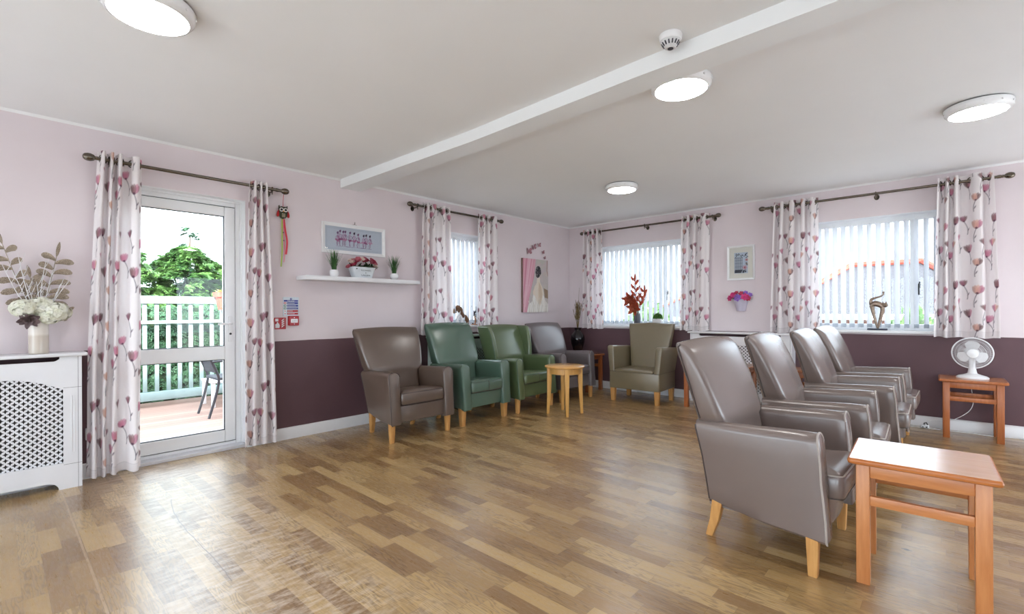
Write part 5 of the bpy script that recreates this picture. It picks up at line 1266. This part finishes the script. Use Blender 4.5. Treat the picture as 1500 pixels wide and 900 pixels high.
# black vase with dried grasses on the corner table
t = thing('black_vase', 'glossy black vase on the corner table', 'vase', (-3.985, 5.735, 0.512))
MB().lathe([(0.0, 0.0), (0.050, 0.0), (0.052, 0.006), (0.070, 0.06), (0.098, 0.16), (0.104, 0.205), (0.094, 0.255), (0.062, 0.295), (0.044, 0.315), (0.040, 0.335), (0.046, 0.355), (0.058, 0.366), (0.054, 0.366), (0.038, 0.345), (0.036, 0.32), (0.05, 0.29), (0.0, 0.28)], 36).build('vase_body', mat('black glaze', srgb(26, 22, 26), 0.08), t)
DG = leaf_mat('dried grass', srgb(92, 76, 48), srgb(150, 126, 82), 20, .8, .1); rn = random.Random(3)
for i in range(16):
    a = rn.random() * 6.3; sp = rn.random() * .085; h_ = .56 + rn.random() * .20 if i else .95; mb = MB(); P_ = smooth_path([(0.0, 0.0, .30), (math.cos(a) * sp * .3, math.sin(a) * sp * .3, .45), (math.cos(a) * sp * .6, math.sin(a) * sp * .6, h_ * .85), (math.cos(a) * sp, math.sin(a) * sp, h_)], 5)
    mb.tube(P_, [lerp(.0028, .0012, k / (len(P_) - 1)) for k in range(len(P_))], 5)
    for k in range(16 if i else 0):
        p = P_[6 + (k % 9)]; b_ = rn.random() * 6.3; petal(mb, p, (math.cos(b_) * .35, math.sin(b_) * .35, 1), (math.cos(b_), math.sin(b_), 0), .06, .006, .1, 3)
    o = mb.build('dried_grass_stem', DG); o.location = (-3.985, 5.735, 0.512); tag(o, 'dried grass stem standing in the glossy black vase', 'dried grass', 'dried grasses in the black vase')

# back window sill: rust flowers and small topiary
SB = 0.911; fx, fy = -3.205, BY + 0.035
t = thing('ribbed_vase', 'small dark grey ribbed vase on the sill behind the olive tan armchair', 'vase', (fx, fy, SB))
mb = MB(); secs = []
for z, r_ in ((0, .030), (.004, .034), (.05, .041), (.10, .044), (.145, .040), (.165, .036), (.172, .038), (.172, .034), (.15, .034), (.14, .0)):
    secs.append([(r_ * (1 + .05 * math.cos(14 * 2 * PI * j / 84)) * math.cos(2 * PI * j / 84), r_ * (1 + .05 * math.cos(14 * 2 * PI * j / 84)) * math.sin(2 * PI * j / 84), z) for j in range(84)])
mb.loft(secs).build('vase_body', mat('slate grey glaze', srgb(84, 86, 96), .3), t)
RUST = leaf_mat('rust orange petals', srgb(176, 84, 58), srgb(214, 124, 94), 26, .6, .45); RST = mat('brown stem', srgb(90, 62, 48), .7)
def rust_stem(lab, path, kind):
    r = thing('rust_flower_stem', lab, 'flower', (fx, fy, SB), 0, 'rust flowers in the ribbed vase'); P_ = smooth_path(path, 6); MB().tube(P_, .0026, 6).build('stem', RST, r); mb = MB(); e = P_[-1]
    if kind == 'bloom':
        for L_ in range(2):
            for j in range(6):
                an = 2 * PI * (j + .5 * L_) / 6 + .3; petal(mb, e, (math.cos(an), -0.45 - .5 * (1 - L_), math.sin(an)), (0, -1, 0), .10 + .03 * L_, .056, .12, 5)
        mb.ball((e.x, e.y - .02, e.z), .014, 10, 6); mb.build('flower_head', RUST, r)
    else:
        n = len(P_)
        for k in range(7):
            i = int((.45 + .55 * k / 6) * (n - 1)); sg = 1 if k % 2 else -1; petal(mb, P_[i], (sg * .7, -.15, .8), (sg * .3, -1, 0), .125 - .006 * k, .042, -.1, 5)
        petal(mb, e, (.05, 0, 1), (0, -1, 0), .10, .03, .05); mb.build('leaves', RUST, r)
rust_stem('large rust orange lily bloom facing the room in the ribbed vase', [(0, 0, .10), (-.005, -.01, .18), (0.0, -.05, .245)], 'bloom')
rust_stem('smaller rust orange bloom higher at the left in the ribbed vase', [(0, 0, .1), (-.03, .0, .22), (-.085, -.02, .36)], 'bloom')
rust_stem('tall rust orange leaf stem at the top of the ribbed vase', [(0, 0, .1), (0, 0, .28), (-.02, .0, .44), (-.03, 0, .62)], 'leaf')
rust_stem('rust orange leaf stem leaning right in the ribbed vase', [(0, 0, .1), (.02, 0, .22), (.06, 0, .34), (.11, 0, .46)], 'leaf')
mb = MB(); rn = random.Random(9)
for i in range(8):
    a = lerp(-.13, .17, i / 7); P_ = smooth_path([(0, .01, .1), (a * .3, .01, .26), (a, .0, .40 + .10 * rn.random())], 5); mb.tube(P_, .0013, 4)
    for k in (5, 7, 9): mb.ball(tuple(P_[k] + Vector((rn.uniform(-.012, .012), 0, .006))), .0055, 6, 4)
o = mb.build('berry_twigs', RST); o.location = (fx, fy, SB); tag(o, 'thin brown berry twigs among the rust flowers', 'twigs')
t = thing('topiary_ball', 'small round green topiary in a white pot on the sill behind the olive tan armchair', 'potted plant', (-2.902, BY + 0.035, SB))
mb = MB(); mb.loft([[(px, py, z) for px, py in rrect(w2, w2, .014, 4)] for z, w2 in ((0, .100), (.004, .104), (.095, .116), (.100, .116), (.100, .106), (.085, .104))]); mb.build('pot', M['ceramic'], t)
rn = random.Random(13); mb = MB()
for i in range(420):
    n = Vector((rn.gauss(0, 1), rn.gauss(0, 1), abs(rn.gauss(0, 1)) * .9 - .15)).normalized(); leaf(mb, (n.x * .046, n.y * .046, .105 + n.z * .05), n + Vector((rn.uniform(-.6, .6), rn.uniform(-.6, .6), rn.uniform(-.3, .6))), n, .022, .013)
mb.ball((0, 0, .105), .052, 12, 8); mb.build('leaves', leaf_mat('topiary green', srgb(40, 92, 34), srgb(96, 150, 62), 60, .5, .1), t)

# birdcage picture
t = thing('framed_picture', 'small white framed birdcage print between the two back windows', 'picture', WB(-1.832, 0, 1.682), -PI / 2)
picture_frame(t, 0.305, 0.408, 0.022, 0.026, M['white_gloss'])
K = Canvas(0.268, 0.371, 108, 149, (236, 230, 218)); rn = random.Random(2); mx0, mx1, my0, my1 = .058, .210, .062, .306
K.rect(mx0, mx1, my0, my1, (198, 206, 218)); BK = (58, 62, 72)
K.poly([(.066, .10), (.150, .10), (.150, .238), (.128, .262), (.088, .262), (.066, .238)], (176, 182, 194))
for x in (.068, .088, .108, .128, .148): K.line([(x, .10), (x, .244)], .0028, BK)
for y in (.14, .18, .215, .244): K.line([(.066, y), (.150, y)], .0026, BK)
K.line([(.066, .244), (.108, .296), (.150, .244)], .006, BK); K.poly([(.060, .066), (.138, .066), (.146, .104), (.064, .104)], BK)
for i in range(34): a = rn.random() * 6.3; x, y = rn.choice([(rn.uniform(mx0, mx1), rn.uniform(.272, .302)), (rn.uniform(.165, mx1), rn.uniform(.08, .30)), (rn.uniform(.13, .2), rn.uniform(.07, .1))]); K.ell(x, y, .010, .005, rn.choice([BK, (90, 96, 108), (44, 48, 58)]), a, .9)
for x, y, r_, c in ((.176, .128, .026, (206, 150, 162)), (.196, .218, .017, (204, 134, 132)), (.196, .172, .013, (120, 116, 104))):
    for j in range(6): a = j * PI / 3; K.ell(x + r_ * .55 * math.cos(a), y + r_ * .55 * math.sin(a), r_ * .55, r_ * .3, c, a, .9)
    K.ell(x, y, r_ * .3, r_ * .3, (150, 84, 96))
K.build('print', lambda u, v: (0.006, -0.134 + u, -0.1855 + v), t)
mb = MB(); bar = 0.0045
# wall planter
t = thing('wall_flower_pocket', 'pale lilac wall pocket of pink and purple flowers under the birdcage picture', 'wall planter', WB(-1.832, 0, 1.108), -PI / 2)
mb = MB(); hs = lambda w2, d_, n=10: [(0.002 + d_ * math.sin(PI * j / n), w2 * -math.cos(PI * j / n)) for j in range(n + 1)]
mb.loft([[(x, y, z) for x, y in hs(w2, d_)] for z, w2, d_ in ((0, .046, .05), (.004, .050, .056), (.13, .078, .092), (.138, .082, .096), (.138, .074, .086), (.10, .066, .076))]); LIL = mat('pale lilac tin', srgb(206, 200, 218), .4); mb.build('pocket', LIL, t)
mb = MB(); mb.prism([(-.016, .10), (.016, .10), (.016, .238), (.010, .25), (-.010, .25), (-.016, .238)], 0.001, 0.004, OW); mb.build('hanging_tab', LIL, t)
rn = random.Random(6); FM = [leaf_mat('magenta petals', srgb(206, 32, 110), srgb(232, 84, 150), 40, .6, .15), leaf_mat('violet petals', srgb(132, 86, 190), srgb(176, 136, 220), 40, .6, .15), leaf_mat('crimson petals', srgb(176, 30, 66), srgb(204, 70, 100), 40, .6, .15)]
for x, y, z, r_, k in ((.07, -.105, .155, .034, 0), (.09, -.062, .185, .030, 0), (.10, -.012, .158, .040, 1), (.09, .065, .168, .040, 0), (.075, .095, .15, .03, 2), (.06, .02, .205, .030, 2), (.05, .062, .215, .026, 1), (.055, -.04, .215, .026, 2), (.05, .11, .19, .026, 1), (.055, -.085, .20, .026, 0)):
    mb = MB(); n = Vector((.8, y * 4, (z - .15) * 8)).normalized(); a = n.orthogonal().normalized(); b = n.cross(a)
    for j in range(6): an = j * PI / 3 + x * 20; petal(mb, (x, y, z), (a * math.cos(an) + b * math.sin(an)) + n * .2, n, r_ * 1.15, r_ * .95, -.1, 4)
    mb.ball((x + n.x * .006, y + n.y * .006, z + n.z * .006), r_ * .18, 8, 5); mb.build('flower', FM[k], t)
mb = MB()
for i in range(26): a = rn.uniform(-1.5, 1.5); leaf(mb, (.045, a * .04, .145), (rn.uniform(.1, .8), a, rn.uniform(-.1, .9)), (0, 0, 1), .06 + rn.random() * .05, .014)
mb.build('leaves', leaf_mat('grey green sprigs', srgb(46, 60, 52), srgb(92, 108, 96), 40, .6, .1), t)

# metal cat on the right window sill
t = thing('metal_cat_figure', 'bronze metal cat figure with raised tail on the right window sill', 'ornament', (-0.545, BY + 0.025, 0.911)); k_ = 0.00100
CAT = mat('bronze cast metal', srgb(140, 122, 108), .35, .85, .25, 60)
cc = lambda x, y: (((x - 465) * 0.00101), 0.0, 0.018 + (860 - y) * 0.00103)
mb = MB(); mb.rbox(-.084, .078, -.03, .03, 0, .018, .002, 2); mb.build('base', mat('dark slate base', srgb(56, 60, 78), .4), t)
def flat_tube(mb, pts, ws, th=.010):
    P_ = smooth_path(pts, 6); n = len(P_); secs = []
    for i, p in enumerate(P_):
        tg = (P_[min(i + 1, n - 1)] - P_[max(i - 1, 0)]).normalized(); sd = tg.cross(Vector((0, 1, 0))).normalized(); w2 = interp(i / (n - 1), [j / (len(ws) - 1) for j in range(len(ws))], ws)
        secs.append([p + sd * w2 * math.cos(2 * PI * j / 10) + Vector((0, 1, 0)) * th * math.sin(2 * PI * j / 10) for j in range(10)])
    mb.loft(secs)
mb = MB()
flat_tube(mb, [cc(466, 868), cc(452, 810), cc(436, 740), cc(424, 670), cc(418, 635)], [.008, .011, .013, .017, .022]); flat_tube(mb, [cc(464, 868), cc(480, 800), cc(495, 730), cc(504, 680), cc(500, 640)], [.008, .013, .016, .019, .021])
flat_tube(mb, [cc(412, 640), cc(430, 622), cc(455, 618), cc(480, 628), cc(503, 650)], [.020, .027, .029, .027, .020], .014); mb.build('body', CAT, t)
mb = MB(); flat_tube(mb, [cc(414, 628), cc(410, 600), cc(418, 575), cc(450, 560), cc(485, 548), cc(508, 530), cc(512, 512)], [.015, .014, .012, .009, .008, .007, .006], .009); mb.ball(cc(511, 508), .010, 10, 8); mb.build('tail', CAT, t)
mb = MB(); mb.ball(cc(520, 634), .028, 14, 10, (1, .5, .82)); hx = cc(520, 634)
for s in (-1, 1): mb.loft([[(hx[0] + s * .013 + q * math.cos(2 * PI * j / 6), -.002 + q * .4 * math.sin(2 * PI * j / 6), hx[2] + z) for j in range(6)] for q, z in ((.010, .010), (.002, .036))])
hd = mb.build('head', CAT, t); mb = MB()
for s in (-1, 1): mb.ball((hx[0] + s * .009, -.0115, hx[2] + .003), .0035, 8, 5)
mb.build('eyes', M['black'], hd)

# ------------------------------------------------------------------ outside the patio door
def deck_mat():
    g = N('pink brown deck boards'); co = g.coord(); sep = g.add('ShaderNodeSeparateXYZ'); g.link(co, sep.inputs[0])
    q = g.math('DIVIDE', sep.outputs['X'], 0.12); fr_ = g.math('FRACT', q); gap = g.math('GREATER_THAN', g.math('ABSOLUTE', g.math('SUBTRACT', fr_, 0.5)), 0.47)
    wn_ = g.add('ShaderNodeTexWhiteNoise', noise_dimensions='1D'); g.link(g.math('FLOOR', q), wn_.inputs['W'])
    rib = g.math('MULTIPLY', g.math('ADD', g.math('SINE', g.math('MULTIPLY', q, 2 * PI * 6)), 1.0), 0.06)
    base = g.ramp(wn_.outputs['Value'], [(0, srgb(146, 116, 104)), (1, srgb(164, 134, 120))])
    stain = g.ramp(g.noise(co, 1.7, 5, .65), [(0.62, (0, 0, 0, 1)), (0.72, (1, 1, 1, 1))])
    c = g.mix(g.math('MULTIPLY', stain, .25), base, srgb(120, 98, 82)); c = g.mix(rib, c, srgb(110, 84, 74))
    g.link(g.mix(g.math('MULTIPLY', gap, .7), c, srgb(74, 56, 50)), g.b.inputs['Base Color']); g.b.inputs['Roughness'].default_value = .7; return g.m
DZ = -0.06
struct(MB().box(-7.75, RX - WT, -2.0, 6.0, DZ - 0.08, DZ).build('deck', deck_mat(), smooth=False), 'pinkish timber deck outside the patio door', 'deck')
PT = mat('pale mint fence paint', srgb(138, 158, 156), .6, var=.06, scale=8)
rx = -7.42
t = thing('deck_railing', 'pale mint painted timber balustrade along the deck edge', 'railing', (rx, 1.6, DZ))
mb = MB(); mb.rbox(-0.05, 0.05, -2.6, 0.66, 1.30, 1.395, .006, 2); mb.build('top_rail', PT, t)
mb = MB(); mb.rbox(0.02, 0.055, -2.6, 1.6, 1.045, 1.085, .004, 2); mb.build('middle_rail', PT, t)
mb = MB(); mb.rbox(-0.03, 0.035, -2.6, 3.6, 0.075, 0.185, .005, 2); mb.build('bottom_rail', PT, t)
for i in range(28):
    y = -1.30 + i * 0.1225
    if -0.9 < y < 2.2: mb = MB(); mb.rbox(-0.018, 0.018, y - .021, y + .021, 0.17, 1.31, .004, 2); mb.build('baluster', PT, t)
for y in (-1.35, 0.72): mb = MB(); mb.rbox(-0.05, 0.05, y - .05, y + .05, 0.0, 1.36, .006, 2); mb.build('post', PT, t)
t = thing('hanging_planter', 'terracotta plastic trough hooked over the deck railing', 'planter', (-7.25, 2.21, 1.16))
mb = MB(); mb.loft([[(px, py, z) for px, py in rrect(d_, w2, .03, 4)] for z, d_, w2 in ((0, .15, .30), (.17, .19, .36), (.17, .22, .40), (.235, .225, .41), (.235, .19, .37), (.18, .18, .36))]); mb.build('trough', mat('terracotta plastic', srgb(168, 66, 46), .55), t)
mb = MB(); mb.tube([(-.10, -.1, .2), (-.10, -.1, .26), (-.18, -.1, .26), (-.23, -.1, .2)], .006, 6); mb.build('hook', M['black'], t)
rn = random.Random(15); mb = MB()
for i in range(90): a = rn.random() * 6.3; leaf(mb, (rn.uniform(-.07, .07), rn.uniform(-.16, .16), .21), (math.cos(a), math.sin(a), rn.uniform(.1, 1.1)), (0, 0, 1), .07 + .04 * rn.random(), .035)
mb.build('leaves', leaf_mat('yellow green seedlings', srgb(150, 160, 70), srgb(206, 200, 130), 20, .6, .2), t)
# patio chair
t = thing('patio_chair', 'black metal patio chair with woven back standing on the deck', 'chair', (-6.285, 1.62, DZ), 0); BMT = mat('black powder coated metal', srgb(44, 44, 50), .45)
WV = N('black woven rattan'); wv_ = WV.add('ShaderNodeTexWave'); wv_.inputs['Scale'].default_value = 60; WV.link(WV.coord(), wv_.inputs['Vector']); WV.link(WV.ramp(wv_.outputs['Fac'], [(0.2, srgb(30, 30, 36)), (.8, srgb(86, 88, 98))]), WV.b.inputs['Base Color']); WV.b.inputs['Roughness'].default_value = .5; WV.bump(wv_.outputs['Fac'], .6, .004)
for s in (-1, 1):
    mb = MB(); mb.tube(smooth_path([(s * .205, .0, 0.0), (s * .205, .07, .25), (s * .205, .10, .42), (s * .205, .075, .52), (s * .205, .02, .66), (s * .205, .0, .715)], 5), .0145, 8); mb.build('rear_leg', BMT, t)
    mb = MB(); mb.tube(smooth_path([(s * .205, .60, 0.0), (s * .205, .56, .30), (s * .205, .54, .43)], 5), .0145, 8); mb.build('front_leg', BMT, t)
    mb = MB(); mb.tube(smooth_path([(s * .225, .03, .63), (s * .235, .25, .64), (s * .235, .52, .65), (s * .225, .55, .58), (s * .21, .545, .43)], 5), .012, 8); mb.build('armrest', BMT, t)
mb = MB(); mb.rbox(-.21, .21, .08, .56, .415, .445, .008, 2); mb.build('seat', WV.m, t)
mb = MB(); mb.loft([[(x, y, z), (-x, y, z), (-x, y + .012, z), (x, y + .012, z)] for x, y, z in ((.20, .072, .50), (.20, .05, .58), (.20, .02, .66), (.19, .0, .705))]); mb.build('backrest', WV.m, t)
t = thing('low_patio_table', 'low white plastic table on the deck behind the patio chair', 'table', (-6.95, 2.12, DZ))
mb = MB(); mb.rbox(-.22, .22, -.30, .30, .30, .33, .008, 2); mb.build('table_top', M['white_plastic'], t)
for sx in (-1, 1):
    for sy in (-1, 1): mb = MB(); mb.rbox(sx * .19 - .02, sx * .19 + .02, sy * .27 - .02, sy * .27 + .02, 0, .30, .004, 2); mb.build('leg', M['white_plastic'], t)

# ground and conifers beyond the railing
struct(MB().box(-40, 40, -40, 60, -0.9, -0.6).build('ground', mat('paving slabs', srgb(160, 158, 154), .8, var=.08, scale=2), smooth=False), 'garden ground outside', 'ground')
def fast_mesh(name, v, f, m, parent=None):
    """v (n,3), f (k,4) arrays"""
    me = bpy.data.meshes.new(name); me.vertices.add(len(v)); me.vertices.foreach_set('co', v.astype(np.float32).ravel()); me.loops.add(f.size); me.loops.foreach_set('vertex_index', f.astype(np.int32).ravel())
    me.polygons.add(len(f)); me.polygons.foreach_set('loop_start', np.arange(0, f.size, 4, dtype=np.int32)); me.update(calc_edges=True); me.validate(); me.materials.append(m)
    o = bpy.data.objects.new(name, me); C.objects.link(o)
    if parent: o.parent = parent
    return o
def conifer(label, loc, h, rad, seed, mats, nb=150, lean=0.0, group='garden conifers', face=(1, 0), name='conifer', profile=None, fr_len=0.34, nf=15):
    """layered branches, each a plume of drooping scale-leaf sprays"""
    t = thing(name, label, 'tree', loc, 0, group); rs = np.random.RandomState(seed)
    mb = MB(); mb.tube([(0, 0, -.1), (0.02, 0, h * .5), (lean, 0, h * .96)], [rad * .09, rad * .06, .012], 8); mb.build('trunk', mat('conifer bark', srgb(84, 66, 52), .9), t)
    V = []; F = []
    prof = profile or (lambda k: (1 - k) ** .75)
    fa = math.atan2(face[1], face[0])
    for b in range(nb):
        k = rs.rand() ** 1.15; z0 = 0.05 * h + k * h * .95; a = fa + rs.uniform(-2.0, 2.0); R_ = rad * prof(k) * rs.uniform(.72, 1.08) + .05
        dx, dy = math.cos(a), math.sin(a); droop = rs.uniform(.12, .35)
        for j in range(nf):
            f = rs.uniform(.38, 1.0); r_ = R_ * f; cx, cy, cz = dx * r_ + lean * k, dy * r_, z0 + R_ * (.28 * f - droop * f * f)
            # one flattened spray: a stem with pairs of tapering leaflets
            side = (rs.rand() - .5) * 1.9; ax, ay = dx * math.cos(side) - dy * math.sin(side), dx * math.sin(side) + dy * math.cos(side)
            L_ = fr_len * rs.uniform(.55, 1.1); dirv = np.array([ax, ay, -rs.uniform(-.15, .75)]); dirv /= np.linalg.norm(dirv)
            n = np.array([0, 0, 1.0]) + rs.uniform(-.5, .5, 3); s = np.cross(dirv, n); s /= np.linalg.norm(s); n = np.cross(s, dirv)
            c = np.array([cx, cy, cz]) - dirv * L_ * .4
            for q in range(6):
                g = q / 6; p = c + dirv * L_ * g - n * .10 * L_ * g * g
                for sg in (-1, 1):
                    ll = L_ * .36 * (1 - .62 * g); d2 = dirv * .75 + s * sg * .75 - n * .12; w2 = L_ * .055; pr = np.cross(d2, n)
                    o_ = len(V); V += [p - pr * w2 * .4, p + d2 * ll * .5 - pr * w2, p + d2 * ll, p + d2 * ll * .5 + pr * w2]; F.append((o_, o_ + 1, o_ + 2, o_ + 3))
            o_ = len(V); V += [c + dirv * L_ * .75 - s * .02, c + dirv * L_ * 1.1, c + dirv * L_ * .75 + s * .02, c + dirv * L_ * .6]; F.append((o_, o_ + 1, o_ + 2, o_ + 3))
    fast_mesh('foliage', np.array(V), np.array(F), mats, t)
    # dense dark twiggy heart so that the crown is not see-through
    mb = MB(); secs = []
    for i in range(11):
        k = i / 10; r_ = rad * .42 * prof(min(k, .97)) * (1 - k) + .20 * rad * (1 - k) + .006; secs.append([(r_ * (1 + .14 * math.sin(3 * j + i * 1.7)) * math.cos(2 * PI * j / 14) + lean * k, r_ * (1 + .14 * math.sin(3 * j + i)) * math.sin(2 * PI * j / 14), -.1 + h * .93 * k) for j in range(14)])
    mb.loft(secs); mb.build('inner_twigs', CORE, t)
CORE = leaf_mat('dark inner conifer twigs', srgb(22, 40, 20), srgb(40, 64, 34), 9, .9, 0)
CON1 = leaf_mat('bright conifer sprays', srgb(32, 74, 34), srgb(110, 150, 80), 3.2, .5, .3); CON2 = leaf_mat('deep green conifer sprays', srgb(24, 58, 38), srgb(78, 120, 84), 3.0, .5, .3)
blunt = lambda k: (1 - k ** 2.2) ** .6
GZ = -0.6
conifer('broad green conifer with light tips directly behind the deck railing', (-9.75, 2.28, GZ), 2.84, .95, 3, CON1, 420, profile=blunt, nf=26, fr_len=.23)
conifer('shadier green conifer behind the terracotta trough', (-9.35, 3.10, GZ), 2.35, .85, 5, CON2, 230, profile=blunt, nf=20, fr_len=.28)
conifer('light green conifer half hidden by the long curtain', (-9.7, 1.25, GZ), 2.84, 1.1, 4, CON1, 300, profile=blunt, nf=24, fr_len=.24)
conifer('thin bare topped conifer leader rising above the hedge line', (-10.9, 2.58, GZ), 3.36, .50, 7, CON2, 70, lean=.06, profile=lambda k: .55 * (1 - k) ** .8 + .12, fr_len=.16, nf=9)
conifer('dense green conifer filling the gap behind the bright one', (-11.4, 2.35, GZ), 2.75, 1.3, 12, CON2, 200, profile=blunt, nf=20, fr_len=.32)
conifer('tall feathery conifer at the right edge of the door glass', (-10.6, 3.85, GZ), 4.4, 1.2, 8, CON2, 260, profile=lambda k: (1 - k) ** .55, fr_len=.26, nf=18)
hd = thing('clipped_hedge', 'dense dark green hedge seen between the balusters', 'hedge', (-8.05, 1.7, GZ)); rs = np.random.RandomState(2); V = []; F = []
for i in range(5200):
    y, z = rs.uniform(-2.2, 2.6), rs.uniform(0.0, 1.86); p = np.array([rs.normal(0, .03) + .12, y, z]); d = np.array([rs.uniform(.1, .7), rs.uniform(-.8, .8), -rs.uniform(.1, .9)]); d /= np.linalg.norm(d); s = np.cross(d, [1, .1, .4]); s /= np.linalg.norm(s); L_ = rs.uniform(.05, .11)
    for q in range(3):
        for sg in (-1, 1):
            b_ = p + d * L_ * q / 3; e_ = d * .8 + s * sg * .6; w2 = .010; pr = s * w2; o_ = len(V); V += [b_, b_ + e_ * L_ * .3 - pr, b_ + e_ * L_ * .55, b_ + e_ * L_ * .3 + pr]; F.append((o_, o_ + 1, o_ + 2, o_ + 3))
fast_mesh('foliage', np.array(V), np.array(F), CON2, hd)
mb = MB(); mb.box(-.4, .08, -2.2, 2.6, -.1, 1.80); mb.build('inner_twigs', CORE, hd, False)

# ------------------------------------------------------------------ outside the back windows
BRICK = N('red brick'); bt = BRICK.add('ShaderNodeTexBrick'); bt.inputs['Scale'].default_value = 4.0; bt.inputs['Color1'].default_value = srgb(104, 58, 44); bt.inputs['Color2'].default_value = srgb(120, 72, 54); bt.inputs['Mortar'].default_value = srgb(130, 122, 114)
bmp = BRICK.add('ShaderNodeMapping'); bmp.inputs['Rotation'].default_value = (PI / 2, 0, 0); BRICK.link(BRICK.coord(), bmp.inputs[0]); BRICK.link(bmp.outputs[0], bt.inputs['Vector']); BRICK.link(bt.outputs[0], BRICK.b.inputs['Base Color'])
TILE = N('grey roof tiles'); tt_ = TILE.add('ShaderNodeTexBrick'); tt_.inputs['Scale'].default_value = 5.0; tt_.inputs['Color1'].default_value = srgb(46, 46, 52); tt_.inputs['Color2'].default_value = srgb(62, 60, 64); tt_.inputs['Mortar'].default_value = srgb(30, 30, 36); tt_.inputs['Mortar Size'].default_value = .05
tmp = TILE.add('ShaderNodeMapping'); tmp.inputs['Rotation'].default_value = (PI / 2, 0, 0); TILE.link(TILE.coord(), tmp.inputs[0]); TILE.link(tmp.outputs[0], tt_.inputs['Vector']); TILE.link(tt_.outputs[0], TILE.b.inputs['Base Color'])
RED = mat('terracotta ridge tiles', srgb(124, 50, 34), .7)
def house(label, loc, w2, d2, hw, hr, gable=None):
    t = thing('house', label, 'house', loc)
    mb = MB(); mb.box(-w2, w2, 0, d2, 0, hw); mb.build('brick_wall', BRICK.m, t, False)
    mb = MB(); e = .3; q = [(-w2 - e, -e, hw), (w2 + e, -e, hw), (w2 + e, d2 + e, hw), (-w2 - e, d2 + e, hw), (-w2 * .35, d2 / 2, hw + hr), (w2 * .35, d2 / 2, hw + hr)]
    mb.add(q, [(0, 1, 5, 4), (1, 2, 5), (2, 3, 4, 5), (3, 0, 4), (3, 2, 1, 0)]); rf = mb.build('roof', TILE.m, t, False)
    mb = MB(); mb.tube([q[0], q[4]], .11, 8); mb.tube([q[4], q[5]], .12, 8); mb.tube([q[1], q[5]], .11, 8); mb.build('ridge_tiles', RED, rf)
    mb = MB(); mb.box(-w2 - e, w2 + e, -e - .08, -e, hw - .12, hw + .04); mb.build('gutter', M['upvc'], t, False)
    for x in (-.55, .45):
        mb = MB(); mb.box(x * w2 - .5, x * w2 + .5, -.06, .02, hw - 1.5, hw - .4); f_ = mb.build('window', M['upvc'], t, False); mb = MB(); mb.box(x * w2 - .42, x * w2 + .42, -.08, -.05, hw - 1.42, hw - .48); mb.build('pane', mat('dark window pane', srgb(52, 60, 70), .1), f_, False)
    return t
house('brick bungalow with grey hipped roof and red ridge beyond the right window', (-1.55, 17.0, GZ), 2.6, 5.0, 1.55, 1.65)
house('lower brick house with tiled roof at the left beyond the right window', (-8.4, 22.6, GZ), 3.2, 5.0, 1.35, 1.5)
house('tall brick house with red ridge at the right beyond the right window', (3.6, 20.0, GZ), 2.2, 5.0, 2.6, 1.4)
t = thing('white_panel_van', 'white van with blue disc marks parked beyond the right window', 'van', (-1.75, 12.6, GZ))
mb = MB(); mb.prism([(-2.2, .30), (2.2, .30), (2.25, .9), (2.1, 1.25), (1.5, 1.36), (-2.2, 1.36)], -.85, .85, lambda u, v, h: (u, h, v)); bevel(mb.build('body', mat('white van paint', srgb(232, 234, 238), .25), t), .06, 3)
for x in (-1.4, 1.4):
    for y in (-.80, .80): mb = MB(); mb.lathe([(0, -.1), (.26, -.1), (.30, -.06), (.30, .06), (.26, .1), (0, .1)], 24, (x, y, .30), 'Y'); mb.build('wheel', M['black'], t)
for x in (-1.3, -.55, .25, 1.0): mb = MB(); mb.ring([(x + .17 * math.cos(2 * PI * j / 24), -.856, .98 + .17 * math.sin(2 * PI * j / 24)) for j in range(24)], .035, 6); mb.build('blue_ring_mark', NAVY, t)
def shrub(label, loc, r_, h, seed, mt, n=1400):
    t = thing('shrub', label, 'shrub', loc, 0, 'garden shrubs beyond the back windows'); rs = np.random.RandomState(seed); V = []; F = []
    for i in range(n):
        a = rs.normal(size=3); a /= np.linalg.norm(a); a[2] = abs(a[2]); q = rs.uniform(.75, 1.0); p = np.array([a[0] * r_ * q, a[1] * r_ * q, .1 * h + a[2] * h * .9 * q]); d = a + rs.uniform(-.8, .8, 3); d /= np.linalg.norm(d); s = np.cross(d, rs.normal(size=3)); s /= np.linalg.norm(s); L_ = rs.uniform(.09, .2); w2 = L_ * .28
        o_ = len(V); V += [p, p + d * L_ * .5 - s * w2, p + d * L_, p + d * L_ * .5 + s * w2]; F.append((o_, o_ + 1, o_ + 2, o_ + 3))
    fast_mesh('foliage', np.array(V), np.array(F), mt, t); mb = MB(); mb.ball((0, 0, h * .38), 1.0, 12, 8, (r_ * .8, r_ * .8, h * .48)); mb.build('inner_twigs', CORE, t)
SH = leaf_mat('shrub leaves', srgb(44, 84, 40), srgb(112, 146, 78), 4, .5, .25)
shrub('tall dark shrub at the left beyond the rust flowers window', (-6.9, 9.6, GZ), .7, 3.1, 3, SH, 3000)
shrub('round shrub beyond the rust flowers', (-5.25, 10.4, GZ), .75, 1.9, 4, SH, 2200)
shrub('low shrub beyond the topiary pot', (-3.95, 9.9, GZ), .5, 1.65, 5, SH, 2000)
shrub('green shrub at the left beyond the right window', (-3.0, 10.9, GZ), .6, 1.75, 6, SH)
shrub('green shrub beside the van beyond the right window', (-0.45, 10.2, GZ), .5, 1.7, 7, SH)
